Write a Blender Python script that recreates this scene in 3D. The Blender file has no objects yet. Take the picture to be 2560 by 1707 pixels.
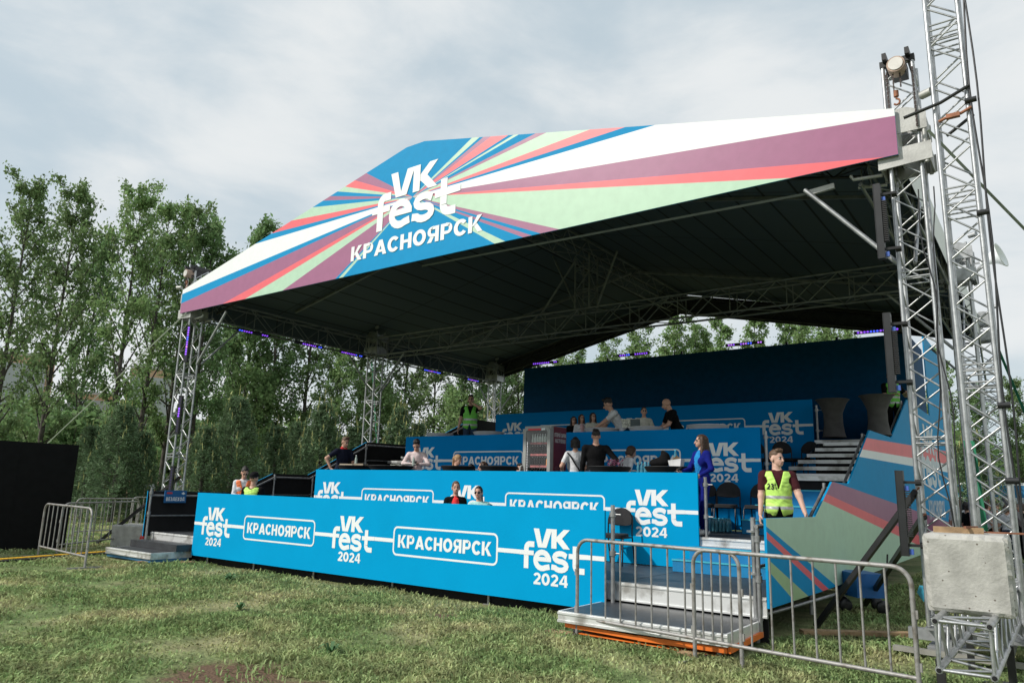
import bpy, bmesh, math, random
import numpy as np
from mathutils import Vector, Matrix
random.seed(7); np.random.seed(7)
PI = math.pi
R_ = math.radians
SC = bpy.context.scene
COL = SC.collection

# ------------------------------------------------------------------ camera
CAMP = Vector((0, 0, 1.66))
_y, _p, _r = R_(-36.501), R_(11.575), R_(1.587)
_f = Vector((math.sin(_y)*math.cos(_p), math.cos(_y)*math.cos(_p), math.sin(_p)))
_rt = Vector((math.cos(_y), -math.sin(_y), 0)); _up = _rt.cross(_f)
_R = _rt*math.cos(_r)+_up*math.sin(_r); _U = -_rt*math.sin(_r)+_up*math.cos(_r)
cam = bpy.data.objects.new("camera", bpy.data.cameras.new("camera")); COL.objects.link(cam)
cam.data.sensor_width = 36; cam.data.lens = 1812/2560*36
cam.data.clip_start = .1; cam.data.clip_end = 3000
cam.matrix_world = Matrix(((_R.x, _U.x, -_f.x, CAMP.x), (_R.y, _U.y, -_f.y, CAMP.y), (_R.z, _U.z, -_f.z, CAMP.z), (0, 0, 0, 1)))
SC.camera = cam
def away(px, dist, py=1220):
    """ground point that lies `dist` metres from the camera in the direction of a photo column"""
    d = _f*1812+_R*(px-1280)-_U*(py-853.5)
    k = dist/math.hypot(d.x, d.y)
    return d.x*k, d.y*k

# ------------------------------------------------------------------ sky, sun, exposure
SUN = Vector((-.60, -.78, .80)).normalized()
W = bpy.data.worlds.new("World"); SC.world = W; W.use_nodes = True
nt = W.node_tree; nt.nodes.clear()
def nd(t, **k):
    n = nt.nodes.new(t)
    for a, b in k.items(): setattr(n, a, b)
    return n
L = lambda a, b: nt.links.new(a, b)
out = nd('ShaderNodeOutputWorld'); bg = nd('ShaderNodeBackground'); bg.inputs[1].default_value = .1
sky = nd('ShaderNodeTexSky', sky_type='NISHITA'); sky.sun_disc = False
sky.sun_elevation = math.asin(SUN.z); sky.sun_rotation = math.atan2(SUN.x, SUN.y)
sky.air_density = 1.2; sky.dust_density = 2.5
tc = nd('ShaderNodeTexCoord'); mp = nd('ShaderNodeMapping'); mp.inputs['Scale'].default_value = (1.0, 1.0, 2.2)
L(tc.outputs['Generated'], mp.inputs[0])
n1 = nd('ShaderNodeTexNoise'); n1.inputs['Scale'].default_value = 3.4; n1.inputs['Detail'].default_value = 9; n1.inputs['Roughness'].default_value = .56; n1.inputs['Distortion'].default_value = .25
n2 = nd('ShaderNodeTexNoise'); n2.inputs['Scale'].default_value = 1.1; n2.inputs['Detail'].default_value = 3
L(mp.outputs[0], n1.inputs[0]); L(tc.outputs['Generated'], n2.inputs[0])
ad = nd('ShaderNodeMath', operation='MULTIPLY_ADD'); ad.inputs[1].default_value = .6; L(n2.outputs[0], ad.inputs[0])
m0 = nd('ShaderNodeMath', operation='MULTIPLY'); m0.inputs[1].default_value = .7; L(n1.outputs[0], m0.inputs[0]); L(m0.outputs[0], ad.inputs[2])
rp = nd('ShaderNodeValToRGB'); rp.color_ramp.elements[0].position = .52; rp.color_ramp.elements[1].position = .80
rp.color_ramp.elements[0].color = (0, 0, 0, 1)
rp.color_ramp.interpolation = 'EASE'
L(ad.outputs[0], rp.inputs[0])
veil = nd('ShaderNodeMixRGB'); veil.inputs[0].default_value = .86; veil.inputs[2].default_value = (4.75, 5.6, 6.1, 1)
L(sky.outputs[0], veil.inputs[1])
cl = nd('ShaderNodeMixRGB'); cl.inputs[2].default_value = (6.7, 6.95, 7.05, 1)
L(rp.outputs[0], cl.inputs[0]); L(veil.outputs[0], cl.inputs[1]); L(cl.outputs[0], bg.inputs[0]); L(bg.outputs[0], out.inputs[0])
sun = bpy.data.objects.new("sun", bpy.data.lights.new("sun", 'SUN')); COL.objects.link(sun)
sun.data.energy = 3.05; sun.data.angle = R_(2.0); sun.data.color = (1, .95, .87)
sun.rotation_euler = SUN.to_track_quat('Z', 'Y').to_euler(); sun.location = (0, 0, 30)
SC.view_settings.view_transform = 'Standard'; SC.view_settings.look = 'None'; SC.view_settings.gamma = 1
SC.view_settings.exposure = .28
try:
    SC.cycles.max_bounces = 6; SC.cycles.diffuse_bounces = 3; SC.cycles.transparent_max_bounces = 8; SC.cycles.use_denoising = True
except Exception: pass

# ------------------------------------------------------------------ materials
MATS = {}
def mat(name, col, rough=.6, metal=0., var=.12, scale=6., bump=0., bscale=40., emit=None, spec=.5, dirt=None, island=0., alpha=None, trans=None):
    if name in MATS: return MATS[name]
    m = bpy.data.materials.new(name); m.use_nodes = True; t = m.node_tree; b = t.nodes['Principled BSDF']
    N = t.nodes.new; K = t.links.new
    b.inputs['Roughness'].default_value = rough; b.inputs['Metallic'].default_value = metal
    if 'Specular IOR Level' in b.inputs: b.inputs['Specular IOR Level'].default_value = spec
    c = N('ShaderNodeTexCoord'); no = N('ShaderNodeTexNoise'); no.inputs['Scale'].default_value = scale; no.inputs['Detail'].default_value = 5
    K(c.outputs['Object'], no.inputs[0])
    mx = N('ShaderNodeMixRGB')
    lo = tuple(max(0, x*(1-var)) for x in col); hi = tuple(min(1, x*(1+var)) for x in col)
    if dirt: lo = dirt
    mx.inputs[1].default_value = lo+(1,); mx.inputs[2].default_value = hi+(1,)
    rr = N('ShaderNodeMapRange'); rr.inputs[1].default_value = .3; rr.inputs[2].default_value = .62 if not dirt else .5
    K(no.outputs[0], rr.inputs[0]); K(rr.outputs[0], mx.inputs[0])
    res = mx.outputs[0]
    if island:
        g = N('ShaderNodeNewGeometry'); hs = N('ShaderNodeHueSaturation')
        mr = N('ShaderNodeMapRange'); mr.inputs[3].default_value = 1-island; mr.inputs[4].default_value = 1+island
        K(g.outputs['Random Per Island'], mr.inputs[0]); K(mr.outputs[0], hs.inputs['Value'])
        m2 = N('ShaderNodeMapRange'); m2.inputs[3].default_value = .485; m2.inputs[4].default_value = .515
        K(g.outputs['Random Per Island'], m2.inputs[0]); K(m2.outputs[0], hs.inputs['Hue'])
        K(res, hs.inputs['Color']); res = hs.outputs[0]
    K(res, b.inputs['Base Color'])
    if bump:
        n3 = N('ShaderNodeTexNoise'); n3.inputs['Scale'].default_value = bscale; n3.inputs['Detail'].default_value = 6
        K(c.outputs['Object'], n3.inputs[0]); bp = N('ShaderNodeBump'); bp.inputs['Strength'].default_value = bump; bp.inputs['Distance'].default_value = .02
        K(n3.outputs[0], bp.inputs['Height']); K(bp.outputs[0], b.inputs['Normal'])
    if emit:
        b.inputs['Emission Color'].default_value = emit[:3]+(1,); b.inputs['Emission Strength'].default_value = emit[3]
    if trans:
        tr = N('ShaderNodeBsdfTranslucent'); ms = N('ShaderNodeMixShader'); ms.inputs[0].default_value = trans
        K(res, tr.inputs[0]); K(b.outputs[0], ms.inputs[1]); K(tr.outputs[0], ms.inputs[2]); K(ms.outputs[0], t.nodes['Material Output'].inputs[0])
    MATS[name] = m
    return m
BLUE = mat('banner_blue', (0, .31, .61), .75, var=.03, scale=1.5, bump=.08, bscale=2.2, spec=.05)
BLUE_SHADE = mat('banner_blue_shaded', (0, .215, .56), .75, var=.03, scale=1.5, bump=.08, bscale=2.2, spec=.05)  # front banner print with the roof shade mixed into its blue
WHITE = mat('print_white', (.80, .83, .84), .5, var=.02)
ALU = mat('aluminium', (.43, .44, .45), .42, .8, var=.18, scale=9, bump=.08)
ALU_DULL = mat('dull_aluminium', (.36, .37, .38), .5, .75, var=.25, scale=7)
STEEL = mat('galvanised_steel', (.33, .335, .34), .45, .7, var=.22, scale=10, bump=.06)
SILVER = mat('deck_edge_aluminium', (.62, .63, .63), .45, .5, var=.25, scale=4, dirt=(.36, .35, .33))
DECK = mat('deck_plywood', (.035, .038, .043), .45, var=.35, scale=3, bump=.1)
BLACK = mat('black_cloth', (.008, .008, .009), .9, var=.2)
BLKMET = mat('black_metal', (.013, .013, .014), .5, var=.3)
BLKPLA = mat('black_plastic', (.016, .017, .019), .4, var=.2)
CONC = mat('concrete', (.385, .38, .355), .95, var=.18, scale=7, bump=.3, bscale=44)
WOOD = mat('weathered_wood', (.30, .20, .11), .85, var=.35, scale=8, bump=.3)
CANW = mat('canvas_white', (.75, .77, .77), .6, var=.03)
ORANGE = mat('orange_tarp', (.75, .17, .02), .5, var=.1)

# ------------------------------------------------------------------ mesh building
class MB:
    def __init__(s): s.v = []; s.f = []; s.m = []; s.sm = []
    def add(s, vs, fs, mi=0, smooth=False):
        o = len(s.v); s.v.extend([tuple(v) for v in vs])
        for f in fs: s.f.append(tuple(i+o for i in f)); s.m.append(mi); s.sm.append(smooth)
    def box(s, x0, y0, z0, x1, y1, z1, mi=0):
        s.add([(x0, y0, z0), (x1, y0, z0), (x1, y1, z0), (x0, y1, z0), (x0, y0, z1), (x1, y0, z1), (x1, y1, z1), (x0, y1, z1)],
              [(0, 3, 2, 1), (4, 5, 6, 7), (0, 1, 5, 4), (1, 2, 6, 5), (2, 3, 7, 6), (3, 0, 4, 7)], mi)
    def obox(s, c, ax, ay, az, mi=0):
        c, ax, ay, az = map(Vector, (c, ax, ay, az))
        vs = [c+i*ax+j*ay+k*az for k in (-1, 1) for i, j in ((-1, -1), (1, -1), (1, 1), (-1, 1))]
        s.add(vs, [(0, 3, 2, 1), (4, 5, 6, 7), (0, 1, 5, 4), (1, 2, 6, 5), (2, 3, 7, 6), (3, 0, 4, 7)], mi)
    def bar(s, a, b, w, h, up=(0, 0, 1), mi=0):
        a, b = Vector(a), Vector(b); d = (b-a); l = d.length; d.normalize()
        sd = d.cross(Vector(up))
        if sd.length < 1e-4: sd = d.cross(Vector((1, 0, 0)))
        sd.normalize(); u = sd.cross(d)
        s.obox((a+b)/2, d*l/2, sd*w/2, u*h/2, mi)
    def tube(s, pts, r, n=8, mi=0, closed=False, caps=True):
        pts = [Vector(p) for p in pts]; N = len(pts)
        rs = r if isinstance(r, (list, tuple)) else [r]*N
        ring = []; prev = None
        for i, p in enumerate(pts):
            if closed: t = (pts[(i+1) % N]-pts[i-1])
            else: t = pts[min(i+1, N-1)]-pts[max(i-1, 0)]
            t.normalize()
            if prev is None:
                a = t.cross(Vector((0, 0, 1)))
                if a.length < 1e-3: a = t.cross(Vector((1, 0, 0)))
            else: a = prev-t*prev.dot(t)
            a.normalize(); b = t.cross(a); prev = a
            ring.append([p+(a*math.cos(2*PI*k/n)+b*math.sin(2*PI*k/n))*rs[i] for k in range(n)])
        vs = [v for q in ring for v in q]; fs = []
        for i in range(N if closed else N-1):
            j = (i+1) % N
            for k in range(n): fs.append((i*n+k, i*n+(k+1) % n, j*n+(k+1) % n, j*n+k))
        s.add(vs, fs, mi, True)
        if caps and not closed:
            s.add(ring[0], [tuple(range(n))[::-1]], mi); s.add(ring[-1], [tuple(range(n))], mi)
    def lathe(s, prof, c=(0, 0, 0), n=20, mi=0):
        vs = [(c[0]+r*math.cos(2*PI*k/n), c[1]+r*math.sin(2*PI*k/n), c[2]+z) for r, z in prof for k in range(n)]
        fs = [(i*n+k, i*n+(k+1) % n, (i+1)*n+(k+1) % n, (i+1)*n+k) for i in range(len(prof)-1) for k in range(n)]
        s.add(vs, fs, mi, True)
        s.add([vs[k] for k in range(n)], [tuple(range(n))[::-1]], mi)
        s.add([vs[(len(prof)-1)*n+k] for k in range(n)], [tuple(range(n))], mi)
    def prism(s, poly, fn0, fn1, mi=0, mi_side=None):
        """poly: 2-D points; fn0/fn1 map a point to 3-D on the two faces"""
        n = len(poly); a = [fn0(p) for p in poly]; b = [fn1(p) for p in poly]
        s.add(a, [tuple(range(n))], mi); s.add(b, [tuple(range(n))[::-1]], mi if mi_side is None else mi_side)
        s.add(a+b, [(i, i+n, (i+1) % n+n, (i+1) % n) for i in range(n)], mi if mi_side is None else mi_side)
    def build(s, name, mats, parent=None, loc=None, rotz=0):
        me = bpy.data.meshes.new(name); me.from_pydata(s.v, [], s.f)
        for m in (mats if isinstance(mats, (list, tuple)) else [mats]): me.materials.append(m)
        me.polygons.foreach_set('material_index', s.m); me.polygons.foreach_set('use_smooth', s.sm); me.update()
        o = bpy.data.objects.new(name, me); COL.objects.link(o)
        if parent: o.parent = parent
        if loc: o.location = loc
        if rotz: o.rotation_euler.z = rotz
        return o
def mb(fn, *a, **k):
    m = MB(); getattr(m, fn)(*a, **k); return m
def tag(o, label=None, cat=None, group=None, kind=None):
    if label: o['label'] = label
    if cat: o['category'] = cat
    if group: o['group'] = group
    if kind: o['kind'] = kind
    return o
def empty(name, loc=(0, 0, 0), rotz=0):
    o = bpy.data.objects.new(name, None); COL.objects.link(o); o.location = loc; o.rotation_euler.z = rotz; o.empty_display_size = .1
    return o
def kids(o): return [c for c in COL.objects if c.parent == o]
def copy_tree(o, parent=None):
    c = o.copy(); COL.objects.link(c)
    if parent: c.parent = parent
    for ch in KIDS(o): copy_tree(ch, c)
    return c
def KIDS(o): return list(o.children)
def place(o, loc, rotz=0, label=None, group=None):
    o.location = loc; o.rotation_euler.z = rotz
    if label: o['label'] = label
    if group: o['group'] = group
    return o

# ------------------------------------------------------------------ lettering (own heavy grotesque, strokes on a unit height)
def arc(cx, cz, rx, rz, a0, a1, n=10):
    return [(cx+rx*math.cos(R_(a0+(a1-a0)*i/n)), cz+rz*math.sin(R_(a0+(a1-a0)*i/n))) for i in range(n+1)]
def strip(path, w, closed=False):
    P = [Vector(p) for p in path]; n = len(P); L_, R2 = [], []
    for i in range(n):
        if closed: a, b = P[i-1], P[(i+1) % n]
        else: a, b = P[max(i-1, 0)], P[min(i+1, n-1)]
        d1 = (P[i]-a) if (P[i]-a).length > 1e-9 else (b-P[i]); d2 = (b-P[i]) if (b-P[i]).length > 1e-9 else d1
        d1 = d1.normalized(); d2 = d2.normalized(); t = (d1+d2); t = t.normalized() if t.length > 1e-6 else d1
        nn = Vector((-t.y, t.x)); k = w/2/max(.45, nn.dot(Vector((-d1.y, d1.x))))
        L_.append(P[i]+nn*k); R2.append(P[i]-nn*k)
    q = []
    for i in range(n if closed else n-1):
        j = (i+1) % n; q.append([tuple(L_[i]), tuple(R2[i]), tuple(R2[j]), tuple(L_[j])])
    return q
T = .225
def gl(c):
    t = T; h = t/2
    if c == 'К': return .80, [[[(0, 0), (t, 0), (t, 1), (0, 1)]], [[(t, .42), (.50, 1), (.77, 1), (.43, .50), (.27, .36)]], [[(.24, .55), (.44, .60), (.80, 0), (.53, 0)]]]
    if c == 'Р': return .72, [[[(0, 0), (t, 0), (t, 1), (0, 1)]], strip([(t, 1-h*.9), (.42, 1-h*.9)]+arc(.42, .66, .18, .24, 90, -90, 8)+[(t, .42)], t*.88)]
    if c == 'Я': return .74, [[[(.72-t, 0), (.72, 0), (.72, 1), (.72-t, 1)]], strip([(.72-t, 1-h*.9), (.31, 1-h*.9)]+arc(.31, .67, .19, .23, 90, 270, 8)+[(.72-t, .44)], t*.88), [[(0, 0), (.26, 0), (.48, .46), (.24, .46)]]]
    if c == 'А': return .84, [[[(0, 0), (.25, 0), (.54, 1), (.31, 1)]], [[(.60, 0), (.85, 0), (.54, 1), (.34, .98)]], [[(.2, .18), (.66, .18), (.61, .36), (.25, .36)]]]
    if c == 'С': return .76, [strip(arc(.40, .5, .29, .40, 38, 322, 16), t)]
    if c == 'Н': return .76, [[[(0, 0), (t, 0), (t, 1), (0, 1)]], [[(.74-t, 0), (.74, 0), (.74, 1), (.74-t, 1)]], [[(t, .40), (.74-t, .40), (.74-t, .60), (t, .60)]]]
    if c == 'О': return .82, [strip(arc(.41, .5, .30, .40, 0, 342, 19), t, True)]
    if c == '2': return .70, [strip(arc(.34, .68, .23, .22, 165, -25, 10)+[(.12, .10)], t*.92), [[(.03, 0), (.67, 0), (.67, .2), (.03, .2)]]]
    if c == '0': return .76, [strip(arc(.37, .5, .26, .40, 0, 342, 19), t, True)]
    if c == '4': return .74, [[[(.44, 0), (.66, 0), (.66, 1), (.44, 1)]], [[(0, .2), (.74, .2), (.74, .38), (0, .38)]], [[(0, .36), (.22, .36), (.52, 1), (.40, 1)]]]
    bar = lambda x0, z0, x1, z1: [[(x0, z0), (x1, z0), (x1, z1), (x0, z1)]]
    if c == 'В': return .74, [bar(0, 0, t, 1), strip([(t, .90), (.38, .90)]+arc(.38, .73, .16, .17, 90, -90, 7)+[(t, .56)], .2), strip([(t, .49), (.42, .49)]+arc(.42, .29, .18, .195, 90, -90, 7)+[(t, .10)], .2)]
    if c == 'Е': return .62, [bar(0, 0, t, 1), bar(t, 0, .6, .2), bar(t, .4, .56, .6), bar(t, .8, .6, 1)]
    if c in 'З3': return .68, [strip(arc(.30, .73, .22, .18, 160, -90, 9)+[(.22, .55)], .2), strip([(.22, .5), (.32, .5)]+arc(.32, .29, .23, .20, 90, -165, 10), .2)]
    if c == 'Д': return .88, [bar(0, 0, .16, .32), bar(.70, 0, .86, .32), bar(.0, .14, .86, .32), bar(.54, .3, .74, 1), bar(.24, .82, .56, 1), [[(.08, .3), (.28, .3), (.42, .98), (.22, .98)]]]
    if c == 'Х': return .80, [[[(0, 0), (.26, 0), (.78, 1), (.52, 1)]], [[(.52, 0), (.78, 0), (.26, 1), (0, 1)]]]
    if c == 'Т': return .70, [bar(0, .8, .7, 1), bar(.24, 0, .46, .8)]
    if c in 'ИЙ': return .78, [bar(0, 0, .2, 1), bar(.56, 0, .76, 1), [[(.16, .02), (.24, .22), (.60, .98), (.52, .78)]]]+([strip(arc(.38, 1.26, .16, .13, 200, 340, 6), .1)] if c == 'Й' else [])
    if c == '1': return .46, [bar(.2, 0, .42, 1), [[(.0, .64), (.2, .74), (.2, 1), (.0, .86)]]]
    return .3, []
def word(s, gap=.07):
    x = 0; res = []
    for c in s:
        w, st = gl(c); res += [[[(x+p[0], p[1]) for p in q] for q in quads] for quads in st]; x += w+gap
    return res, x-gap
def logo(line=True, year=True):
    """festival logo; origin = centre of the line, unit = metre on the parapet banners"""
    G = []
    G += [[[(-.337, .336), (-.245, .336), (-.19, .128), (-.19, .081), (-.258, .081)]], [[(-.19, .081), (-.117, .081), (-.032, .318), (-.032, .34), (-.119, .34), (-.19, .128)]],
          [[(-.036, .081), (.05, .081), (.05, .34), (-.036, .34)]], [[(.045, .17), (.138, .219), (.264, .34), (.164, .34), (.045, .235)]], [[(.045, .19), (.16, .083), (.268, .083), (.138, .219), (.09, .235)]]]
    w = .079
    G.append(strip([(-.322, .117), (-.40, .117)]+arc(-.402, .055, .055, .062, 90, 180, 5)+[(-.457, -.215)], w))
    G.append(strip(arc(-.185, -.09, .112, .108, 2, 300, 16)+[(-.06, -.17)], w*.93)); G.append([[(-.28, -.105), (-.035, -.105), (-.037, -.045), (-.28, -.045)]])
    G.append(strip([(.215, -.015)]+arc(.115, -.032, .095, .052, 25, 255, 9)+arc(.115, -.142, .098, .058, 75, -150, 9)+[(-.03, -.165)], w*.9))
    G.append(strip([(.352, .13), (.352, -.12)]+arc(.42, -.12, .068, .068, 180, 270, 5)+[(.50, -.188)], w))
    G.append([[(-.57, -.033), (-.328, -.033), (-.328, .03), (-.57, .03)]]); G.append([[(.248, -.04), (.55, -.03), (.55, .032), (.248, .028)]])
    if year:
        q, ww = word('2024', .06); k = .157
        G += [[[((p[0]-ww/2)*.565/ww-.045, p[1]*k-.417) for p in e] for e in g] for g in q]
    return G
def rrect(x0, z0, x1, z1, r, w):
    return strip(arc(x1-r, z1-r, r, r, 0, 90, 5)+arc(x0+r, z1-r, r, r, 90, 180, 5)+arc(x0+r, z0+r, r, r, 180, 270, 5)+arc(x1-r, z0+r, r, r, 270, 360, 5), w, True)
def boxword():
    q, ww = word('КРАСНОЯРСК', .075); k = 1.92/ww; kz = .20
    G = [[[((p[0]-ww/2)*k, p[1]*kz-.10) for p in e] for e in g] for g in q]
    G.append(rrect(-1.06, -.215, 1.06, .215, .075, .03)); return G
_dz = [0]
def put(m, G, fn, mi=0):
    """lay glyph strokes on a surface: fn(u, v, lift) -> 3-D; each stroke a hair above the last"""
    for g in G:
        _dz[0] = (_dz[0]+1) % 6; d = .003+.0005*_dz[0]
        for q in g: m.add([fn(p[0], p[1], d) for p in q], [tuple(range(len(q)))], mi)
def text_part(name, s, width, height, m, parent, fn):
    """own lettering laid on a part: fn(u, v, lift) with u, v measured from the middle of the word"""
    q, ww = word(s, .09); b = MB(); put(b, [[[((p[0]/ww-.5)*width, (p[1]-.5)*height) for p in e] for e in g] for g in q], fn)
    o = b.build(name, m); o.parent = parent; return o
# ------------------------------------------------------------------ ground
gm = bpy.data.materials.new('lawn_soil'); gm.use_nodes = True
def lawn_nodes(m, green, dry, dirt, isl):
    t = m.node_tree; b = t.nodes['Principled BSDF']; K = t.links.new
    def N(ty, **k):
        n = t.nodes.new(ty)
        for a_, b_ in k.items(): setattr(n, a_, b_)
        return n
    b.inputs['Roughness'].default_value = .9; b.inputs['Specular IOR Level'].default_value = .15
    g = N('ShaderNodeNewGeometry')
    def noise(s, d=4):
        n = N('ShaderNodeTexNoise'); n.inputs['Scale'].default_value = s; n.inputs['Detail'].default_value = d; K(g.outputs['Position'], n.inputs[0]); return n.outputs[0]
    a = N('ShaderNodeMapRange'); a.inputs[1].default_value = .44; a.inputs[2].default_value = .70; K(noise(.9, 6), a.inputs[0])
    mx = N('ShaderNodeMixRGB'); mx.inputs[1].default_value = green+(1,); mx.inputs[2].default_value = dry+(1,); K(a.outputs[0], mx.inputs[0])
    a2 = N('ShaderNodeMapRange'); a2.inputs[1].default_value = .35; a2.inputs[2].default_value = .7; a2.inputs[3].default_value = .7; a2.inputs[4].default_value = 1.25; K(noise(3.5, 5), a2.inputs[0])
    hs = N('ShaderNodeHueSaturation'); K(mx.outputs[0], hs.inputs['Color'])
    if isl:
        r = N('ShaderNodeMapRange'); r.inputs[3].default_value = .6; r.inputs[4].default_value = 1.45; K(g.outputs['Random Per Island'], r.inputs[0])
        mu = N('ShaderNodeMath', operation='MULTIPLY'); K(r.outputs[0], mu.inputs[0]); K(a2.outputs[0], mu.inputs[1]); K(mu.outputs[0], hs.inputs['Value'])
        r2 = N('ShaderNodeMapRange'); r2.inputs[3].default_value = .47; r2.inputs[4].default_value = .515; K(g.outputs['Random Per Island'], r2.inputs[0]); K(r2.outputs[0], hs.inputs['Hue'])
        tr = N('ShaderNodeBsdfTranslucent'); ms = N('ShaderNodeMixShader'); ms.inputs[0].default_value = .3
        K(hs.outputs[0], b.inputs['Base Color']); K(hs.outputs[0], tr.inputs[0]); K(b.outputs[0], ms.inputs[1]); K(tr.outputs[0], ms.inputs[2]); K(ms.outputs[0], t.nodes['Material Output'].inputs[0])
    else:
        K(a2.outputs[0], hs.inputs['Value'])
        # bare earth: worn spots in the turf
        acc = None
        for (x, y, rx) in DIRT:
            v = N('ShaderNodeVectorMath', operation='DISTANCE'); v.inputs[1].default_value = (x, y, 0); K(g.outputs['Position'], v.inputs[0])
            s = N('ShaderNodeMath', operation='DIVIDE'); s.inputs[1].default_value = rx; K(v.outputs['Value'], s.inputs[0])
            if acc is None: acc = s.outputs[0]
            else:
                mn = N('ShaderNodeMath', operation='MINIMUM'); K(acc, mn.inputs[0]); K(s.outputs[0], mn.inputs[1]); acc = mn.outputs[0]
        ns = N('ShaderNodeMath', operation='MULTIPLY_ADD'); ns.inputs[1].default_value = 1.1; K(noise(5, 5), ns.inputs[0]); K(acc, ns.inputs[2])
        fr = N('ShaderNodeMapRange'); fr.inputs[1].default_value = 1.25; fr.inputs[2].default_value = 1.75; K(ns.outputs[0], fr.inputs[0])
        dm = N('ShaderNodeMixRGB'); dm.inputs[1].default_value = dirt+(1,); K(fr.outputs[0], dm.inputs[0]); K(hs.outputs[0], dm.inputs[2]); K(dm.outputs[0], b.inputs['Base Color'])
        bp = N('ShaderNodeBump'); bp.inputs['Strength'].default_value = .8; bp.inputs['Distance'].default_value = .05; K(noise(22, 6), bp.inputs['Height']); K(bp.outputs[0], b.inputs['Normal'])
DIRT = [(-5.95, 4.05, .62), (-6.66, 7.69, .2), (-5.2, 4.2, .3), (-2.2, 6.6, .3)]
lawn_nodes(gm, (.15, .20, .08), (.33, .31, .17), (.14, .092, .062), False)
g = MB(); g.add([(-1500, -1500, 0), (1500, -1500, 0), (1500, 1500, 0), (-1500, 1500, 0)], [(0, 1, 2, 3)])
tag(g.build('ground', gm), kind='structure')
pm = MB(); pm.add([(-90, 40, .012), (60, 78, .012), (60, 82, .012), (-90, 44, .012)], [(0, 1, 2, 3)])
tag(pm.build('path', mat('asphalt_path', (.13, .125, .12), .9, var=.2)), kind='structure')

def blades(name, n, rmin, rmax, seed, a0=-80, a1=12):
    rg = np.random.default_rng(seed)
    u = rg.random(n); r = rmin*(rmax/rmin)**(u**.9)
    th = np.radians(rg.uniform(a0, a1, n)); x = r*np.sin(th); y = r*np.cos(th)
    keep = ~((y > 8.85) & (x > -16.8) & (x < -2.9))
    keep &= ~((x > -5) & (x < -2.75) & (y > 7.75)) & ~((x > -16.8) & (x < -14.7) & (y > 7.9))
    for (dx, dy, rr) in DIRT:
        d = np.hypot(x-dx, y-dy)/rr; keep &= ~((d < 1.0+.35*np.sin(5*np.arctan2(y-dy, x-dx))) & (rg.random(n) > .12))
    keep &= ~((np.abs(x+17.3+.0) < .2) & (y < 9))
    # tufts: thin the sward in patches
    tuft = np.sin(x*2.1+1.3*np.sin(y*1.7))+np.sin(y*2.7+1.1*np.sin(x*1.9))
    keep &= rg.random(n) < .62+.25*tuft
    x, y, r = x[keep], y[keep], r[keep]; tuft = tuft[keep]; n = len(x)
    h = (.03+.048*rg.random(n)**1.6)*(1+.25*tuft)*(1+.25*(np.abs(y-8.7) < .6)*(rg.random(n) < .5)*2)
    w = (.0035+.0025*rg.random(n))*(1+r/7)
    az = rg.uniform(0, 2*PI, n); ln = rg.normal(0, .8, (n, 2))*h[:, None]
    dx, dy = np.cos(az)*w, np.sin(az)*w
    z0 = np.zeros(n)-.003
    v = np.empty((n, 5, 3)); v[:, 0] = np.stack([x-dx, y-dy, z0], 1); v[:, 1] = np.stack([x+dx, y+dy, z0], 1)
    mx, my = x+ln[:, 0]*.35, y+ln[:, 1]*.35
    v[:, 2] = np.stack([mx+dx*.75, my+dy*.75, h*.6], 1); v[:, 3] = np.stack([mx-dx*.75, my-dy*.75, h*.6], 1)
    v[:, 4] = np.stack([x+ln[:, 0], y+ln[:, 1], h*np.clip(1-.25*np.abs(ln).sum(1)/h, .4, 1)], 1)
    me = bpy.data.meshes.new(name); me.vertices.add(n*5); me.vertices.foreach_set('co', v.ravel())
    b = np.arange(n)*5; lo = np.stack([b, b+1, b+2, b+3, b+3, b+2, b+4], 1).ravel()
    me.loops.add(n*7); me.loops.foreach_set('vertex_index', lo.astype(np.int32))
    st = np.empty(2*n, np.int32); st[0::2] = np.arange(n)*7; st[1::2] = np.arange(n)*7+4
    me.polygons.add(2*n); me.polygons.foreach_set('loop_start', st)
    me.update(calc_edges=True); me.validate()
    return me
bm_ = bpy.data.materials.new('grass_blades'); bm_.use_nodes = True
lawn_nodes(bm_, (.245, .34, .14), (.50, .49, .26), (.1, .06, .04), True)
me = blades('grass', 620000, 3.4, 42, 3); me.materials.append(bm_)
go = bpy.data.objects.new('grass', me); COL.objects.link(go); tag(go, 'short patchy green and straw coloured grass in front of the stage', 'grass', kind='stuff')

# ------------------------------------------------------------------ tiered stage
XL, XR = -16.7, -2.76
stage = tag(empty('tiered_stage', (-9.7, 8.9, 0)), 'blue and black four level stage terrace under the white roof', 'stage')
def S(m, name, mats): o = m.build(name, mats); o.parent = stage; o.location = (9.7, -8.9, 0); return o
TIERS = [(8.9, 11.28, .52), (11.33, 14.0, 1.02), (14.05, 18.6, 2.06), (18.65, 21.95, 3.05)]
for i, (y0, y1, z) in enumerate(TIERS):
    eh = (.235, .145, .085, .085)[i]
    m = MB(); m.box(XL+.05, y0+.04, z-.03, XR-.05, y1, z, 0)
    m.box(XL+.05, y0, z-eh, XR-.05, y0+.04, z-.002, 1); m.box(XL+.05, y0-.012, z-.04, XR-.05, y0, z-.022, 1); m.box(XL+.05, y0-.012, z-eh+.004, XR-.05, y0, z-eh+.024, 1)
    for k in range(1, 7): m.box(XL+2*k, y0+.05, z, XL+2*k+.006, y1-.01, z+.0015, 2)
    S(m, 'deck', [DECK, SILVER, BLACK])
    k = MB(); k.box(XL+.06, y0+.06, .0 if i == 0 else TIERS[i-1][2]+.004, XR-.06, y0+.09, z-.031, 0); S(k, 'skirt', BLACK)
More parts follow.
